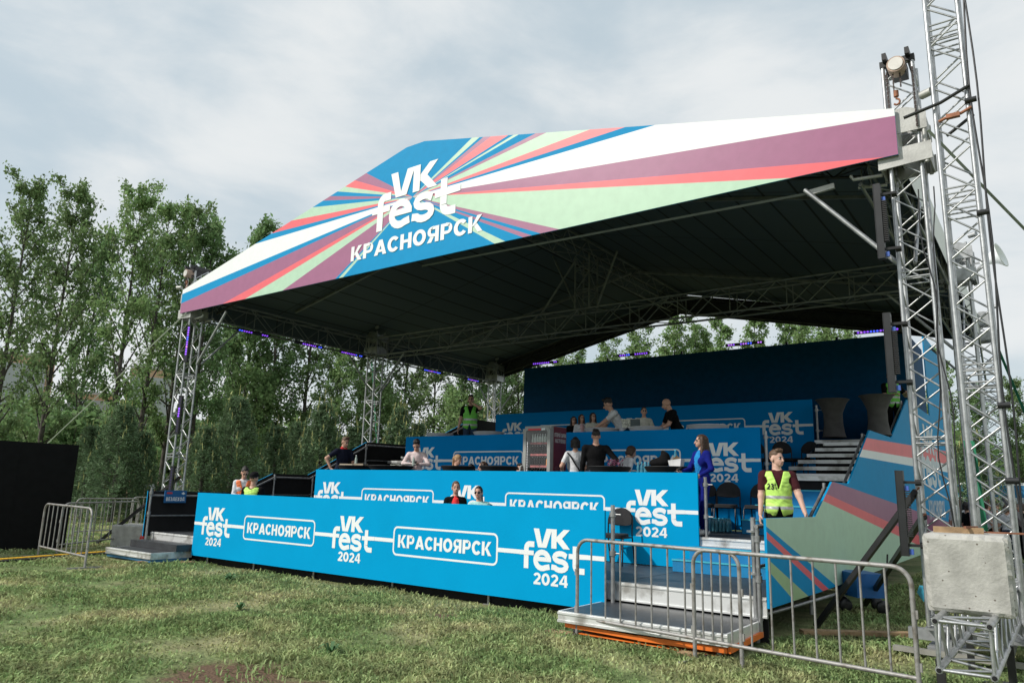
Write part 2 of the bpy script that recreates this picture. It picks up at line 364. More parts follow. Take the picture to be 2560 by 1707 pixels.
PBLUE, PPUR, PRED, PGRN = mat('print_blue', (0, .27, .56), .6, var=.03, spec=.15), mat('print_purple', (.33, .115, .225), .42, var=.04, bump=.22, bscale=1.3), mat('print_red', (.80, .125, .15), .42, var=.04, bump=.22, bscale=1.3), mat('print_green', (.44, .64, .48), .42, var=.04, bump=.22, bscale=1.3)
PYG = mat('print_pale_green', (.36, .52, .28), .5, var=.03)
PM = [PBLUE, PPUR, PRED, PGRN, WHITE, BLACK, PYG]
TOP = [(8.75, 1.42), (10.95, 1.41), (12.05, 1.92), (13.2, 1.92), (15.29, 2.97), (17.64, 3.0), (20.3, 4.14)]
def clip(poly, p, q, above):
    def sd(v): s = (q[0]-p[0])*(v[1]-p[1])-(q[1]-p[1])*(v[0]-p[0]); return s if above else -s
    out = []
    for i in range(len(poly)):
        a, b = poly[i-1], poly[i]; sa, sb = sd(a), sd(b)
        if (sa >= 0) != (sb >= 0): t = sa/(sa-sb); out.append((a[0]+t*(b[0]-a[0]), a[1]+t*(b[1]-a[1])))
        if sb >= 0: out.append(b)
    return out
BANDS = [((14.98, 2.8), (20.34, 3.01), 0), ((14.48, 2.56), (20.18, 2.7), 2), ((14.14, 2.41), (20.08, 2.5), 4), ((12.17, 1.92), (18.09, 1.57), 0), ((11.7, 1.73), (17.87, 1.11), 1), ((11.37, 1.64), (18.1, .88), 2),
         ((8.75, 1.33), (11.94, .40), 3), ((8.75, 1.27), (11.5, .39), 0), ((8.75, 1.19), (11.2, .38), 2), ((8.71, .98), (10.4, .40), 0), ((8.7, .86), (9.75, .40), 6)]
def side_panel(x, out, tall):
    top = TOP+([(24.5, 4.14), (24.5, 6.6), (28, 6.6)] if tall else [(22, 4.14)])
    m = MB()
    bot = lambda y: .42 if y < 10 else .40
    for i in range(len(top)-1):
        (ya, za), (yb, zb) = top[i], top[i+1]
        if yb-ya < 1e-6: continue
        poly = [(ya, bot(ya)), (yb, bot(yb)), (yb, zb), (ya, za)]
        rest = poly
        for p, q, c in BANDS:
            if len(rest) < 3: break
            up = clip(rest, p, q, True); rest = clip(rest, p, q, False)
            if len(up) > 2: m.add([(x+out*.03, a, b) for a, b in up], [tuple(range(len(up)))], c)
        if len(rest) > 2: m.add([(x+out*.03, a, b) for a, b in rest], [tuple(range(len(rest)))], 0)
    full = [(8.75, .42)]+top+[(top[-1][0], .40)]
    m.add([(x, a, b) for a, b in full], [tuple(range(len(full)))], 5)
    for i in range(len(full)):
        (a, b), (c, d) = full[i-1], full[i]; m.add([(x, a, b), (x, c, d), (x+out*.03, c, d), (x+out*.03, a, b)], [(0, 1, 2, 3)], 0 if b > .6 or d > .6 else 5)
    return m
sp = S(side_panel(XR, 1, True), 'side_panel', PM); sp['label'] = 'stepped printed side panel in green purple red and blue'
S(side_panel(XL, -1, False), 'side_panel', PM)
m = MB()
put(m, [[[(p[0]*3.6, p[1]*3.0) for p in q] for q in g_] for g_ in logo(year=False)], lambda u, v, d: (XR+.03+d, 23.9+u, 2.75+v))
lt = m.build('logo', mat('print_grey_white', (.60, .66, .70), .6, var=.02)); lt.parent = sp; m = MB()
q_, w_ = word('КРАСНОЯРСК'); put(m, [[[((p[0]-w_/2)*.42, p[1]*.5) for p in q] for q in g_] for g_ in q_], lambda u, v, d: (XR+.03+d, 24.4+u, 1.2+v))
lt = m.build('lettering', mat('print_grey_white', (.60, .66, .70), .6, var=.02)); lt.parent = sp
# scaffold rails along the inner faces
for x, sg in ((XR-.09, -1), (XL+.09, 1)):
    m = MB()
    for (ya, za), (yb, zb) in zip(TOP[:-1], TOP[1:]):
        m.tube([(x, ya, za-.10), (x, yb, zb-.10)], .024, 8)
        m.tube([(x, ya, za-.55), (x, yb, zb-.55)], .02, 8)
    for y, z in ((8.78, 1.5 if sg > 0 else 1.3), (10.95, 1.45), (12.05, 1.9), (13.3, 1.9), (15.2, 2.9), (17.6, 2.95), (20.2, 4.1)):
        m.tube([(x, y, (.1 if y < 11 else z-1.0)), (x, y, z)], .026, 8)
        for dz in (.12, .57): m.tube([(x, y, z-dz-.035), (x, y, z-dz+.035)], .042, 8)
    S(m, 'handrail', STEEL)
# open aluminium stairs between the third and fourth levels
for x0, x1 in ((-4.35, -2.9), (-16.5, -14.5)):
    for k in range(6):
        z = 2.13+k*.155; y = 14.9+k*.52
        m = MB(); m.box(x0+.05*k, y, z-.02, x1, y+.3, z, 1); m.box(x0+.05*k, y-.03, z-.075, x1, y, z-.001, 0); m.box(x0+.05*k, y-.042, z-.03, x1, y-.03, z-.018, 0); m.box(x0+.05*k, y-.042, z-.07, x1, y-.03, z-.058, 0)
        S(m, 'stair_tread', [SILVER, BLACK])  # tread boards coloured black to paint in the shade under the stairs
    m = MB()
    m.bar((x0+.06, 14.95, 1.98), (x0+.06, 18.0, 2.88), .04, .08)
    S(m, 'stair_stringer', BLKMET)
# blue carpeted steps
for x0, y0, z0, x1, y1, z1, lb in ((-4.78, 10.72, .524, -2.9, 11.0, .70, 'low blue carpeted step box on the first stage level'), (-4.62, 11.0, .524, -2.9, 11.26, .88, 'taller blue carpeted step box against the second level edge'),
                               (-4.46, 12.95, 1.024, -2.95, 13.35, 1.27, 'low dark blue step box beside the folding chairs'), (-4.34, 13.35, 1.024, -2.95, 13.68, 1.52, 'middle dark blue step box behind the steward'), (-4.25, 13.68, 1.024, -2.95, 14.0, 1.8, 'tallest dark blue step box up to the third level')):
    m = MB(); m.box(x0, y0, z0, x1, y1, z1); m.box(x0-.008, y0-.012, z1-.018, x1, y0, z1+.006, 1)
    t = m.build('step_box', [mat('step_carpet', (.004, .19, .42), .8, var=.12, bump=.1), mat('step_edge', (.05, .42, .55), .6)]); tag(t, lb, 'step', 'blue carpeted steps on the stage')
# ------------------------------------------------------------------ printed parapet banners
def banner(x0, x1, y, z0, z1, xs, lb, first):
    m = MB(); m.box(x0, y, z0, x1, y+.035, z1, 0)
    o = m.build('parapet_banner', [BLUE if first else BLUE_SHADE]); tag(o, lb, 'banner', 'blue printed parapet banners'); o.location = (0, 0, 0)
    k = MB(); zl = z1-.625; fn = lambda cx: (lambda u, v, d: (cx+u, y-d, zl+v)); lo, bo = logo(), boxword()
    for i, cx in enumerate(xs): put(k, lo if i % 2 == 0 else bo, fn(cx))
    ends = [x0]
    for i, cx in enumerate(xs):
        if i % 2 == 0: ends += [cx-.56, cx+.54]
        else: ends += [cx-1.07, cx+1.07]
    ends += [x1]
    for a, b in zip(ends[0::2], ends[1::2]):
        if b-a > .02: k.add([(a, y-.0035, zl-.03), (b, y-.0035, zl-.03), (b, y-.0035, zl+.03), (a, y-.0035, zl+.03)], [(0, 1, 2, 3)])
    l = k.build('lettering', WHITE); l.parent = o
    return o
banner(-14.65, -4.86, 8.75, .155, 1.43, [-13.85, -11.82, -9.76, -7.7, -5.66], 'front bright blue festival banner standing on the grass', 1)
banner(-13.99, -4.58, 11.28, .53, 2.015, [-13.36, -11.3, -9.3, -7.33, -5.35], 'second blue festival banner behind the black chair', 1)
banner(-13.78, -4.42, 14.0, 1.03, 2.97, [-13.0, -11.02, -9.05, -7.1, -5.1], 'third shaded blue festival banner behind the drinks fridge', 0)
banner(-14.33, -4.57, 18.6, 2.07, 4.04, [-13.55, -11.55, -9.5, -7.3, -5.3], 'rearmost shaded blue festival banner below the tall backdrop', 0)
m = MB()
for y, z0, z1, x in ((8.83, .25, 1.5, -4.78), (11.4, 1.0, 1.95, -4.5), (14.1, 2.05, 2.9, -4.34), (18.7, 3.05, 3.9, -4.5)):
    p = MB(); p.tube([(x, y, z0), (x, y, z1)], .028, 10)
    for z in (z1-.12, z1-.62): p.tube([(x, y, z-.03), (x, y, z+.03)], .045, 10); p.tube([(x, y, z), (x+.12, y, z)], .012, 6)
    S(p, 'scaffold_post', STEEL)
p = MB(); p.tube([(-2.92, 8.86, .02), (-2.92, 8.86, 1.42)], .03, 10)
for z in (.28, .78, 1.26): p.tube([(-2.92, 8.86, z-.012), (-2.92, 8.86, z+.012)], .075, 10)
p.tube([(-2.92, 8.86, .3), (-2.66, 12.5, .3)], .024, 8); S(p, 'scaffold_post', STEEL)
for x in (-14.3, -12.7, -10.9, -8.9, -6.9, -5.2):
    p = MB(); p.tube([(x, 8.92, 0), (x, 8.92, .5)], .022, 8); p.box(x-.06, 8.86, 0, x+.06, 8.98, .012); S(p, 'scaffold_leg', STEEL)
# ------------------------------------------------------------------ tall backdrop wall
m = MB(); m.box(-15.45, 21.7, 3.05, -2.75, 21.85, 6.1, 0); m.box(-2.84, 21.86, 4.16, -2.78, 24.4, 6.1, 0)
for x in (-14.9, -13.2, -12, -9.3, -6.0, -4.6): m.box(x, 21.74, 6.1, x+.06, 21.82, 6.19, 1)
tag(m.build('backdrop_wall', [mat('backdrop_navy', (0, .055, .15), .7, var=.1, spec=.15), BLKMET]), 'plain dark navy backdrop wall at the rear of the stage', 'wall')
# ------------------------------------------------------------------ step platforms at both ends
def platform(x0, x1, y0, y1, z, lb):
    t = tag(empty('stage_step_platform', ((x0+x1)/2, (y0+y1)/2, 0)), lb, 'platform', 'low stage step platforms')
    def P(m, n, mm): o = m.build(n, mm, t); o.location = (-(x0+x1)/2, -(y0+y1)/2, 0); return o
    m = MB(); m.box(x0+.03, y0+.03, z-.02, x1-.03, y1, z); P(m, 'deck', DECK)
    f = MB(); f.box(x0, y0, z-.13, x1, y0+.03, z-.001); f.box(x0, y0+.03, z-.13, x0+.03, y1, z-.001); f.box(x1-.03, y0+.03, z-.13, x1, y1, z-.001)
    f.box(x0-.004, y0-.012, z-.035, x1+.004, y0, z-.012); f.box(x0-.004, y0-.012, z-.125, x1+.004, y0, z-.1); P(f, 'edge_frame', SILVER)
    for a, b in ((x0+.15, y0+.15), (x1-.15, y0+.15), (x0+.15, y1-.1), (x1-.15, y1-.1)): l = MB(); l.tube([(a, b, 0), (a, b, z-.12)], .03, 8); P(l, 'leg', STEEL)
    return t
platform(-4.93, -2.86, 7.74, 8.885, .265, 'scuffed low step platform with orange tarp at the right stage entrance')
platform(-16.68, -14.8, 7.97, 8.86, .22, 'low step platform beside the left end of the front banner')
m = MB(); m.box(-16.62, 8.45, .225, -14.72, 8.86, .36); tag(m.build('step_block', DECK), 'grey felt covered step block on the left platform', 'step')
m = MB(); m.box(-14.85, 7.99, .055, -2.0, 8.0, .07) if 0 else None
ta = MB()
ta.bar((-4.86, 7.80, .105), (-3.9, 7.79, .085), .03, .045); ta.bar((-3.9, 7.79, .085), (-2.88, 7.77, .10), .03, .055); ta.bar((-2.86, 7.78, .10), (-2.84, 8.8, .13), .03, .06); ta.bar((-4.7, 7.9, .03), (-3.0, 7.9, .02), .2, .012)
tag(ta.build('orange_tarp', ORANGE), 'folded orange tarpaulin under the right step platform', 'tarp')
tb = MB(); tb.bar((-16.66, 8.0, .06), (-14.82, 8.0, .06), .02, .06); tb.bar((-14.83, 8.02, .06), (-14.8, 8.8, .06), .02, .06)
tag(tb.build('blue_frame', mat('blue_paint', (.03, .13, .25), .5)), 'blue steel frame under the left step platform', 'frame')
for (x, y, w, d, h, lb) in ((-15.05, 7.93, .26, .2, .05, 'stack of wooden shims under the left platform corner'), (-14.5, 8.6, .3, .2, .05, 'wooden shim beside the left end of the front banner'), (-3.25, 7.66, .24, .16, .05, 'brown brick under the near right platform corner'), (-4.9, 7.72, .34, .2, .04, 'flat wooden board under the near left corner of the right platform')):
    m = MB()
    for k in range(2): m.box(x-w/2+.02*k, y-d/2, k*h/2, x+w/2-.01*k, y+d/2-.02*k, (k+1)*h/2-.002)
    tag(m.build('wooden_shim', WOOD), lb, 'shim', 'wooden shims under the step platforms')

# ------------------------------------------------------------------ trusses
def truss(m, a, b, w=.339, h=.339, up=(0, 0, 1), cr=.025, br=.0115, step=None, n=8, faces=(0, 1, 2, 3)):
    a, b = Vector(a), Vector(b); d = (b-a); Ln = d.length; d.normalize()
    s = d.cross(Vector(up)); s.normalize(); u = s.cross(d)
    cs = [s*i*w/2+u*j*h/2 for i, j in ((-1, -1), (1, -1), (1, 1), (-1, 1))]
    for c in cs: m.tube([a+c, b+c], cr, n)
    N = max(2, round(Ln/(step or max(w, h)*.62)))
    for f in faces:
        c0, c1 = cs[f], cs[(f+1) % 4]
        for k in range(N):
            p, q = (c0, c1) if (k+f) % 2 == 0 else (c1, c0)
            m.tube([a+d*Ln*k/N+p, a+d*Ln*(k+1)/N+q], br, 5, caps=False)
    return cs
def rung(m, c, w, z, r=.012, rows=(0, .07)):
    for dz in rows:
        h = w/2
        P = [(c[0]-h, c[1]-h), (c[0]+h, c[1]-h), (c[0]+h, c[1]+h), (c[0]-h, c[1]+h)]
        for i in range(4): m.tube([P[i]+(z+dz,), P[(i+1) % 4]+(z+dz,)], r, 5, caps=False)
PLATE = mat('brushed_plate', (.40, .40, .385), .5, .35, var=.15, scale=5, bump=.1)
RUST = mat('rusty_steel', (.28, .12, .07), .7, .3, var=.4)
CHAIN = mat('dark_chain', (.05, .04, .038), .5, .6, var=.3)
def tower(x, y, z0, ztop, lb, full=True, hoist=True, flip=1):
    t = tag(empty('truss_tower', (x, y, 0)), lb, 'truss tower', 'aluminium truss towers of the roof')
    m = MB(); truss(m, (0, 0, z0), (0, 0, ztop), up=(0, 1, 0), step=.27)
    for z in np.arange(z0+.02, ztop, 2.0): rung(m, (0, 0), .339, float(z))
    m.build('mast', ALU, t)
    m = MB(); m.box(-.21, -.21, z0-.03, .21, .21, z0-.005); m.bar((-.4, 0, .2), (.4, 0, .2), .10, .12); m.bar((0, -.3, .14), (0, .6, .14), .1, .1); m.box(-.2, -.2, .0, .2, .2, .1); m.build('base_frame', ALU_DULL, t)
    if full:
        m = MB()
        for sy in (-1, 1):
            Y = sy*.235
            fr = lambda p, Y=Y: (p[0]*flip, Y-.008, p[1]); bk = lambda p, Y=Y: (p[0]*flip, Y+.008, p[1])
            m.prism([(-.30, 5.73), (.30, 5.76), (.30, 5.99), (-.30, 5.97)], fr, bk); m.prism([(-.16, 6.17), (.27, 6.17), (.27, 6.40), (.06, 6.50), (-.05, 6.50), (-.16, 6.42)], fr, bk)
            for sx in (-1, 1): m.tube([(sx*.235*flip, Y*.9, 5.73), (sx*.235*flip, Y*.9, 6.4)], .026, 8)
        for sx in (-1, 1): m.box(sx*.27-.008, -.22, 5.74, sx*.27+.008, .22, 5.98); m.box(sx*.25-.008, -.22, 6.18, sx*.25+.008, .22, 6.38)
        m.tube([(-.28*flip, -.1, 5.72), (-.62*flip, -.1, 5.74), (-.65*flip, -.1, 5.80)], .024, 8); m.tube([(-.28*flip, .2, 5.70), (-.62*flip, .2, 5.74)], .024, 8)
        m.tube([(.24*flip, -.27, 6.58), (.36*flip, -.33, 6.58)], .05, 12)
        m.build('sleeve_block', PLATE if hoist else ALU_DULL, t)  # middle and rear sleeves use a darker metal, painting in the roof shade
    if hoist:
        m = MB()
        for s in (-1, 1): m.bar((s*.13-.3*0, -.3, ztop+.04), (s*.13, .28, ztop+.04), .05, .09)
        m.box(-.2, -.2, ztop-.05, .2, -.13, ztop+.03); m.build('head_beam', BLKMET, t)
        m = MB(); q = [Vector((0, -.34+.17*k, ztop-.13)) for k in range(2)]; m.tube([q[0], q[1]], .105, 18); m.tube([q[0]-Vector((0, .012, 0)), q[0]], .085, 18, 1); m.box(-.07, -.2, ztop-.2, .1, .02, ztop-.04, 2)
        hm = m.build('chain_hoist', [mat('hoist_rusty_grey', (.34, .25, .20), .6, .3, var=.4), mat('hoist_grey', (.55, .53, .50), .5, .4), BLKMET], t)
        for cx, zl, am in ((-.05, 6.72, .006), (.03, 6.78, .006), (.17, 6.2, .012), (-.12, 6.3, .012)):
            m = MB(); zz = np.arange(zl, ztop-.2, .03)
            for i, z in enumerate(zz): m.bar((cx, -.26, float(z)), (cx, -.26, float(z)+.035), .012+am*(i % 2), .012+am*((i+1) % 2))
            m.build('chain', CHAIN, hm)
        m = MB(); m.tube([(-.03, -.26, 6.74), (-.03, -.26, 6.66)], .03, 8); m.tube([(-.03, -.26, 6.67)]+[(-.03+.035*math.sin(R_(a)), -.26, 6.59+.04*math.cos(R_(a))) for a in range(0, 260, 30)], .013, 6); m.build('hook', RUST, hm)
    return t
RT = tower(-1.09, 9.80, .30, 7.2, 'tall front right truss tower with chain hoist above the banner')
tower(-17.55, 9.80, .22, 7.05, 'front left truss tower behind the black side wall', flip=-1)
tower(-17.05, 15.75, .2, 6.5, 'middle truss tower on the left side of the stage', hoist=False)
tower(-17.05, 22.0, .2, 6.5, 'rear left truss tower beside the dark backdrop', hoist=False)
tower(-1.06, 15.75, .2, 6.5, 'middle truss tower on the right side seen through the mast', hoist=False)
tower(-1.06, 22.0, .2, 6.5, 'rear right truss tower farthest behind the mast', hoist=False)
# speaker mast next to the front right tower
t = tag(empty('truss_mast', (-.54, 9.6, 0)), 'tallest aluminium truss mast running out of the top of the picture', 'mast')
m = MB(); truss(m, (0, 0, .3), (0, 0, 11.5), up=(0, 1, 0), cr=.027, br=.0125, step=.27)
for z in (.8, 2.9, 3.1, 5.0, 5.2, 7.2, 7.35, 9.4): rung(m, (0, 0), .339, z)
m.build('mast', ALU, t)
m = MB(); m.box(-.25, -.25, .26, .25, .25, .295); m.bar((0, -.4, .2), (0, 1.6, .2), .12, .12); m.build('base_frame', ALU_DULL, t)
m = MB()
for o_, sw in ((.02, .03), (.05, -.02)): m.tube([(.21+o_+sw*math.sin(z*1.7), -.2, z) for z in np.arange(.9, 11.4, .4)], .012, 6)
for z in (1.9, 2.7, 4.9, 6.3, 7.7): m.tube([(.14, -.2, z), (.26, -.2, z)], .035, 8)
m.build('cable', BLKPLA, t)
m = MB(); m.tube([(-.5, -.24, 6.26), (-.1, -.24, 6.34), (.2, -.22, 6.48)], .02, 6); m.build('strap', BLKPLA, t); m = MB(); m.tube([(-.1, .2, 6.1), (.2, .2, 6.3)], .02, 6); m.build('strap', BLKPLA, t); m = MB(); m.box(-.06, -.25, 6.12, .08, -.19, 6.17); m.tube([(-.14, -.22, 6.11), (-.06, -.22, 6.14)], .018, 6); m.tube([(.08, -.22, 6.15), (.2, -.22, 6.2)], .018, 6); m.build('ratchet', RUST, t)

# ------------------------------------------------------------------ roof
XE0, XE1, ZE, ZB, ZR, YF, YB = -17.66, -1.15, 6.46, 5.87, 8.29, 9.5, 22.5
XA, XB = -9.79, -9.3
roof = tag(empty('stage_roof', (-9.5, 9.5, 0)), 'white gabled festival stage roof with striped printed front', 'roof')
def RP(m, n, mm): o = m.build(n, mm, roof); o.location = (9.5, -9.5, 0); return o
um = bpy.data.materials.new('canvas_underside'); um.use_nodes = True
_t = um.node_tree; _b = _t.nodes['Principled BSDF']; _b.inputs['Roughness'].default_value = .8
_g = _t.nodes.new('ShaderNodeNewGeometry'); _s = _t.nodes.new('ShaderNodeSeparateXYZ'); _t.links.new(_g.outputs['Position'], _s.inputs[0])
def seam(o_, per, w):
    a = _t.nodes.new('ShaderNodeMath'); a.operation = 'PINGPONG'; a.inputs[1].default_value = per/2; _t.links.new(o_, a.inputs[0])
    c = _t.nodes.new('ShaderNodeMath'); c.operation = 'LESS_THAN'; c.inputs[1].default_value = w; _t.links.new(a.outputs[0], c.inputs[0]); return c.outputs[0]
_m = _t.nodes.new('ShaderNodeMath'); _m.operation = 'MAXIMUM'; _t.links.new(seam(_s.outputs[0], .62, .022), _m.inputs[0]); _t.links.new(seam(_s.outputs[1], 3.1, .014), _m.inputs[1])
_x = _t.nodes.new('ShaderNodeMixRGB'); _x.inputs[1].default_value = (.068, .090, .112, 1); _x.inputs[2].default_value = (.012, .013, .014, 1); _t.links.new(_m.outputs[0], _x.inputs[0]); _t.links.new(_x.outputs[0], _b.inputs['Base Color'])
c = MB(); prof = [(XE0, ZE), (XA, ZR), (XB, ZR), (XE1, ZE)]
for (xa, za), (xb, zb) in zip(prof[:-1], prof[1:]):
    N = 14
    for k in range(N):   # taut canvas: a slight sag between the battens
        ya, yb = YF+.03+(YB-YF-.03)*k/N, YF+.03+(YB-YF-.03)*(k+1)/N
        c.add([(xa, ya, za), (xb, ya, zb), (xb, yb, zb), (xa, yb, za)], [(0, 1, 2, 3)], 0)
        c.add([(xa, ya, za-.03), (xb, ya, zb-.03), (xb, yb, zb-.03), (xa, yb, za-.03)], [(0, 3, 2, 1)], 1)
for x, o_ in ((XE0, -1), (XE1, 1)):
    c.add([(x, YF+.03, ZE), (x, YB, ZE), (x, YB, ZB), (x, YF+.03, ZB)], [(0, 1, 2, 3)], 0); c.add([(x-o_*.02, YF+.03, ZE-.02), (x-o_*.02, YB, ZE-.02), (x-o_*.02, YB, ZB), (x-o_*.02, YF+.03, ZB)], [(0, 1, 2, 3)], 1)
RP(c, 'canopy', [CANW, um])
CX, CZ = -9.54, 7.21
RAYS = [(-10.88, 8.02, 0), (-8.15, 8.01, 3), (-7.98, 7.97, 0), (-7.89, 7.95, 1), (-7.73, 7.91, 2), (-7.34, 7.83, 0), (-7.24, 7.8, 3), (-7.12, 7.78, 0), (-6.78, 7.70, 1), (-6.57, 7.65, 3), (-5.73, 7.47, 2), (-5.15, 7.33, 0), (-4.66, 7.22, 4), (-1.15, 6.39, 1), (-1.3, 5.87, 2), (-2.44, 5.87, 3), (-6.13, 5.87, 1), (-6.5, 5.87, 0), (-6.68, 5.87, 1), (-6.86, 5.87, 0), (-7.24, 5.87, 3), (-7.47, 5.87, 0), (-11.42, 5.87, 3), (-11.55, 5.87, 0), (-11.66, 5.87, 1), (-13.43, 5.87, 3), (-14.84, 5.87, 2), (-15.75, 5.87, 1), (-17.66, 6.13, 0), (-17.66, 6.38, 4), (-14.11, 7.19, 0), (-13.67, 7.32, 2), (-12.98, 7.47, 3), (-12.4, 7.63, 0), (-12.07, 7.70, 1), (-11.85, 7.75, 0), (-11.64, 7.80, 3), (-11.45, 7.86, 2), (-11.17, 7.93, 1)]
PER = [(XA, ZR+.03), (XB, ZR+.03), (XE1, ZE+.03), (XE1, ZB), (XE0, ZB), (XE0, ZE+.03)]
ang = lambda x, z: (-math.atan2(z-CZ, x-CX)) % (2*PI)
def hit(a):
    dx, dz = math.cos(-a), math.sin(-a)
    for i in range(len(PER)):
        (x0, z0), (x1, z1) = PER[i-1], PER[i]; ex, ez = x1-x0, z1-z0; den = dx*ez-dz*ex
        if abs(den) < 1e-9: continue
        t_ = ((x0-CX)*ez-(z0-CZ)*ex)/den; s_ = ((x0-CX)*dz-(z0-CZ)*dx)/den
        if t_ > 0 and -1e-6 <= s_ <= 1+1e-6: return (CX+dx*t_, CZ+dz*t_)
f = MB(); A = [ang(x, z) for x, z, _ in RAYS]
for i, (x, z, cidx) in enumerate(RAYS):
    a0, a1 = A[i], A[(i+1) % len(A)]; span = (a1-a0) % (2*PI)
    cor = sorted(((ang(*p)-a0) % (2*PI), p) for p in PER if 1e-6 < (ang(*p)-a0) % (2*PI) < span-1e-6)
    poly = [(CX, CZ), hit(a0)]+[p for _, p in cor]+[hit(a1)]
    f.add([(p[0], YF, p[1]) for p in poly], [tuple(range(len(poly)))], cidx); f.add([(p[0], YF+.025, p[1]) for p in poly], [tuple(range(len(poly)))[::-1]], 5)
for i in range(len(PER)):
    a, b = PER[i-1], PER[i]; f.add([(a[0], YF, a[1]), (b[0], YF, b[1]), (b[0], YF+.025, b[1]), (a[0], YF+.025, a[1])], [(0, 1, 2, 3)], 0)
fo = RP(f, 'fascia_banner', PM)
m = MB(); put(m, [[[(p[0]*2.1, p[1]*2.12) for p in q] for q in g_] for g_ in logo(year=False)], lambda u, v, d: (-9.46+u, YF-d*2, 7.12+v))
lt = m.build('logo', WHITE); lt.parent = fo; m = MB()
q_, w_ = word('КРАСНОЯРСК', .075); put(m, [[[(p[0]*3.46/w_, p[1]*.315) for p in q] for q in g_] for g_ in q_], lambda u, v, d: (-11.21+u, YF-d*2, 6.165+v))
lt = m.build('lettering', WHITE); lt.parent = fo
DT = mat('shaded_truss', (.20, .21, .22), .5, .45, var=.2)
for x in (-17.2, -1.45):
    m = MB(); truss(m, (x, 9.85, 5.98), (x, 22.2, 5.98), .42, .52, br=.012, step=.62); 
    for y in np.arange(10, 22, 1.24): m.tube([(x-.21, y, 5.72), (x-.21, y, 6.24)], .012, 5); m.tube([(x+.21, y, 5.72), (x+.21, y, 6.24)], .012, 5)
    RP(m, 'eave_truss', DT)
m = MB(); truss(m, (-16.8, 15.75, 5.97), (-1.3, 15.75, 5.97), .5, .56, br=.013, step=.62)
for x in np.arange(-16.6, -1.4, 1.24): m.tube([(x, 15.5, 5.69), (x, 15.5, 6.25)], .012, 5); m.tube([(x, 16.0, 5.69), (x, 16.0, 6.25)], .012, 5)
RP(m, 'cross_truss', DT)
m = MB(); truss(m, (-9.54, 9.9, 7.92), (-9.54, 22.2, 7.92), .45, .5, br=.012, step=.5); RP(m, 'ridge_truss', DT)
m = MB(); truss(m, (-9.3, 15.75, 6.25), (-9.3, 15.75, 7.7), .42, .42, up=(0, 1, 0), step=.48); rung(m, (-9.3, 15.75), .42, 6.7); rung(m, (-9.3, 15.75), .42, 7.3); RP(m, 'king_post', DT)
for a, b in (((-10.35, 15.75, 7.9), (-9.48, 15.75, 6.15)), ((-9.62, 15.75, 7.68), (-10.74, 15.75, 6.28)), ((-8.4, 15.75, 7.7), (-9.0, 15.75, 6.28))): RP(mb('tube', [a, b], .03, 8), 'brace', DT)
for y in (9.95, 22.1):
    for x, xr in ((-17.1, -9.6), (-1.5, -9.45)):
        m = MB(); truss(m, (x, y, 6.13), (xr, y, 7.82), .4, .44, br=.012, step=.5); RP(m, 'rafter_truss', BLKMET)  # rafters coloured black to paint in their backlit silhouette
for y in (12.6, 18.9):
    for x, xr in ((-17.1, -9.6), (-1.5, -9.45)): RP(mb('bar', (x, y, 6.5), (xr, y, 8.14), .06, .06), 'purlin', DT)
for x, s in ((-17.05, 1), (-1.06, -1)):
    for y in (9.65, 15.75, 22):
        for e in (-1, 1):
            if (y < 10 and e < 0) or (y > 21 and e > 0): continue
            RP(mb('tube', [(x+s*.05, y+e*.2, 4.55), (x+s*.05, y+e*1.25, 5.7)], .024, 8), 'brace', ALU_DULL)
        RP(mb('tube', [(x+s*.2, y, 4.5), (x+s*1.25, y, 5.72)], .03, 8), 'brace', ALU_DULL)
m = MB()
for xa, za, ba, xb, zb, bb in ((XE0, ZE-.03, 5.83, -9.54, ZR-.02, 7.60), (-9.54, ZR-.02, 7.60, XE1, ZE-.03, 5.83)):
    m.add([(xa, 22.36, ba), (xb, 22.36, bb), (xb, 22.36, zb), (xa, 22.36, za)], [(0, 1, 2, 3)]); m.add([(xa, 22.38, ba), (xb, 22.38, bb), (xb, 22.38, zb), (xa, 22.38, za)], [(3, 2, 1, 0)])
RP(m, 'rear_valance', mat('dark_canvas', (.03, .033, .034), .8))
# webbing tie under the front edge, with its ratchet
m = MB(); m.bar((-9.4, 9.72, 5.84), (-2.3, 9.72, 5.69), .01, .035); m.bar((-2.3, 9.72, 5.69), (-1.95, 9.72, 5.72), .05, .07, mi=1)
RP(m, 'tension_strap', [mat('grey_webbing', (.10, .115, .10), .8), PLATE])
# guy straps
def strap(pts, w, lb, col):
    m = MB()
    for a, b in zip(pts[:-1], pts[1:]): m.bar(a, b, w, .006, up=(.3, .6, .4))
    tag(m.build('guy_strap', col), lb, 'strap', 'guy straps of the roof')
WEB = mat('grey_green_webbing', (.30, .34, .29), .8); GRN = mat('green_webbing', (.03, .22, .12), .8)
strap([(-17.35, 9.5, 5.85), (-31.5, 12, 2.6), (-40, 13.5, .1)], .034, 'long pale guy strap from the front left tower to the trees', WEB)
strap([(-.8, 9.4, 6.05), (.05, 10.4, 4.9), (4.2, 15.2, .05)], .034, 'pale guy strap slanting down to the right of the mast', WEB)
strap([(-.85, 22.1, 5.8), (-.2, 24.2, 3.2), (.7, 27, .05)], .07, 'dark green strap hanging from the rear right roof corner', GRN)
strap([(-17.4, 15.9, 5.7), (-18.8, 18.2, .1)], .05, 'green strap beside the middle left tower', GRN)
strap([(-.72, 9.75, 2.35), (-.66, 10.3, .2)], .12, 'green strap hanging on the back of the front right tower', GRN)
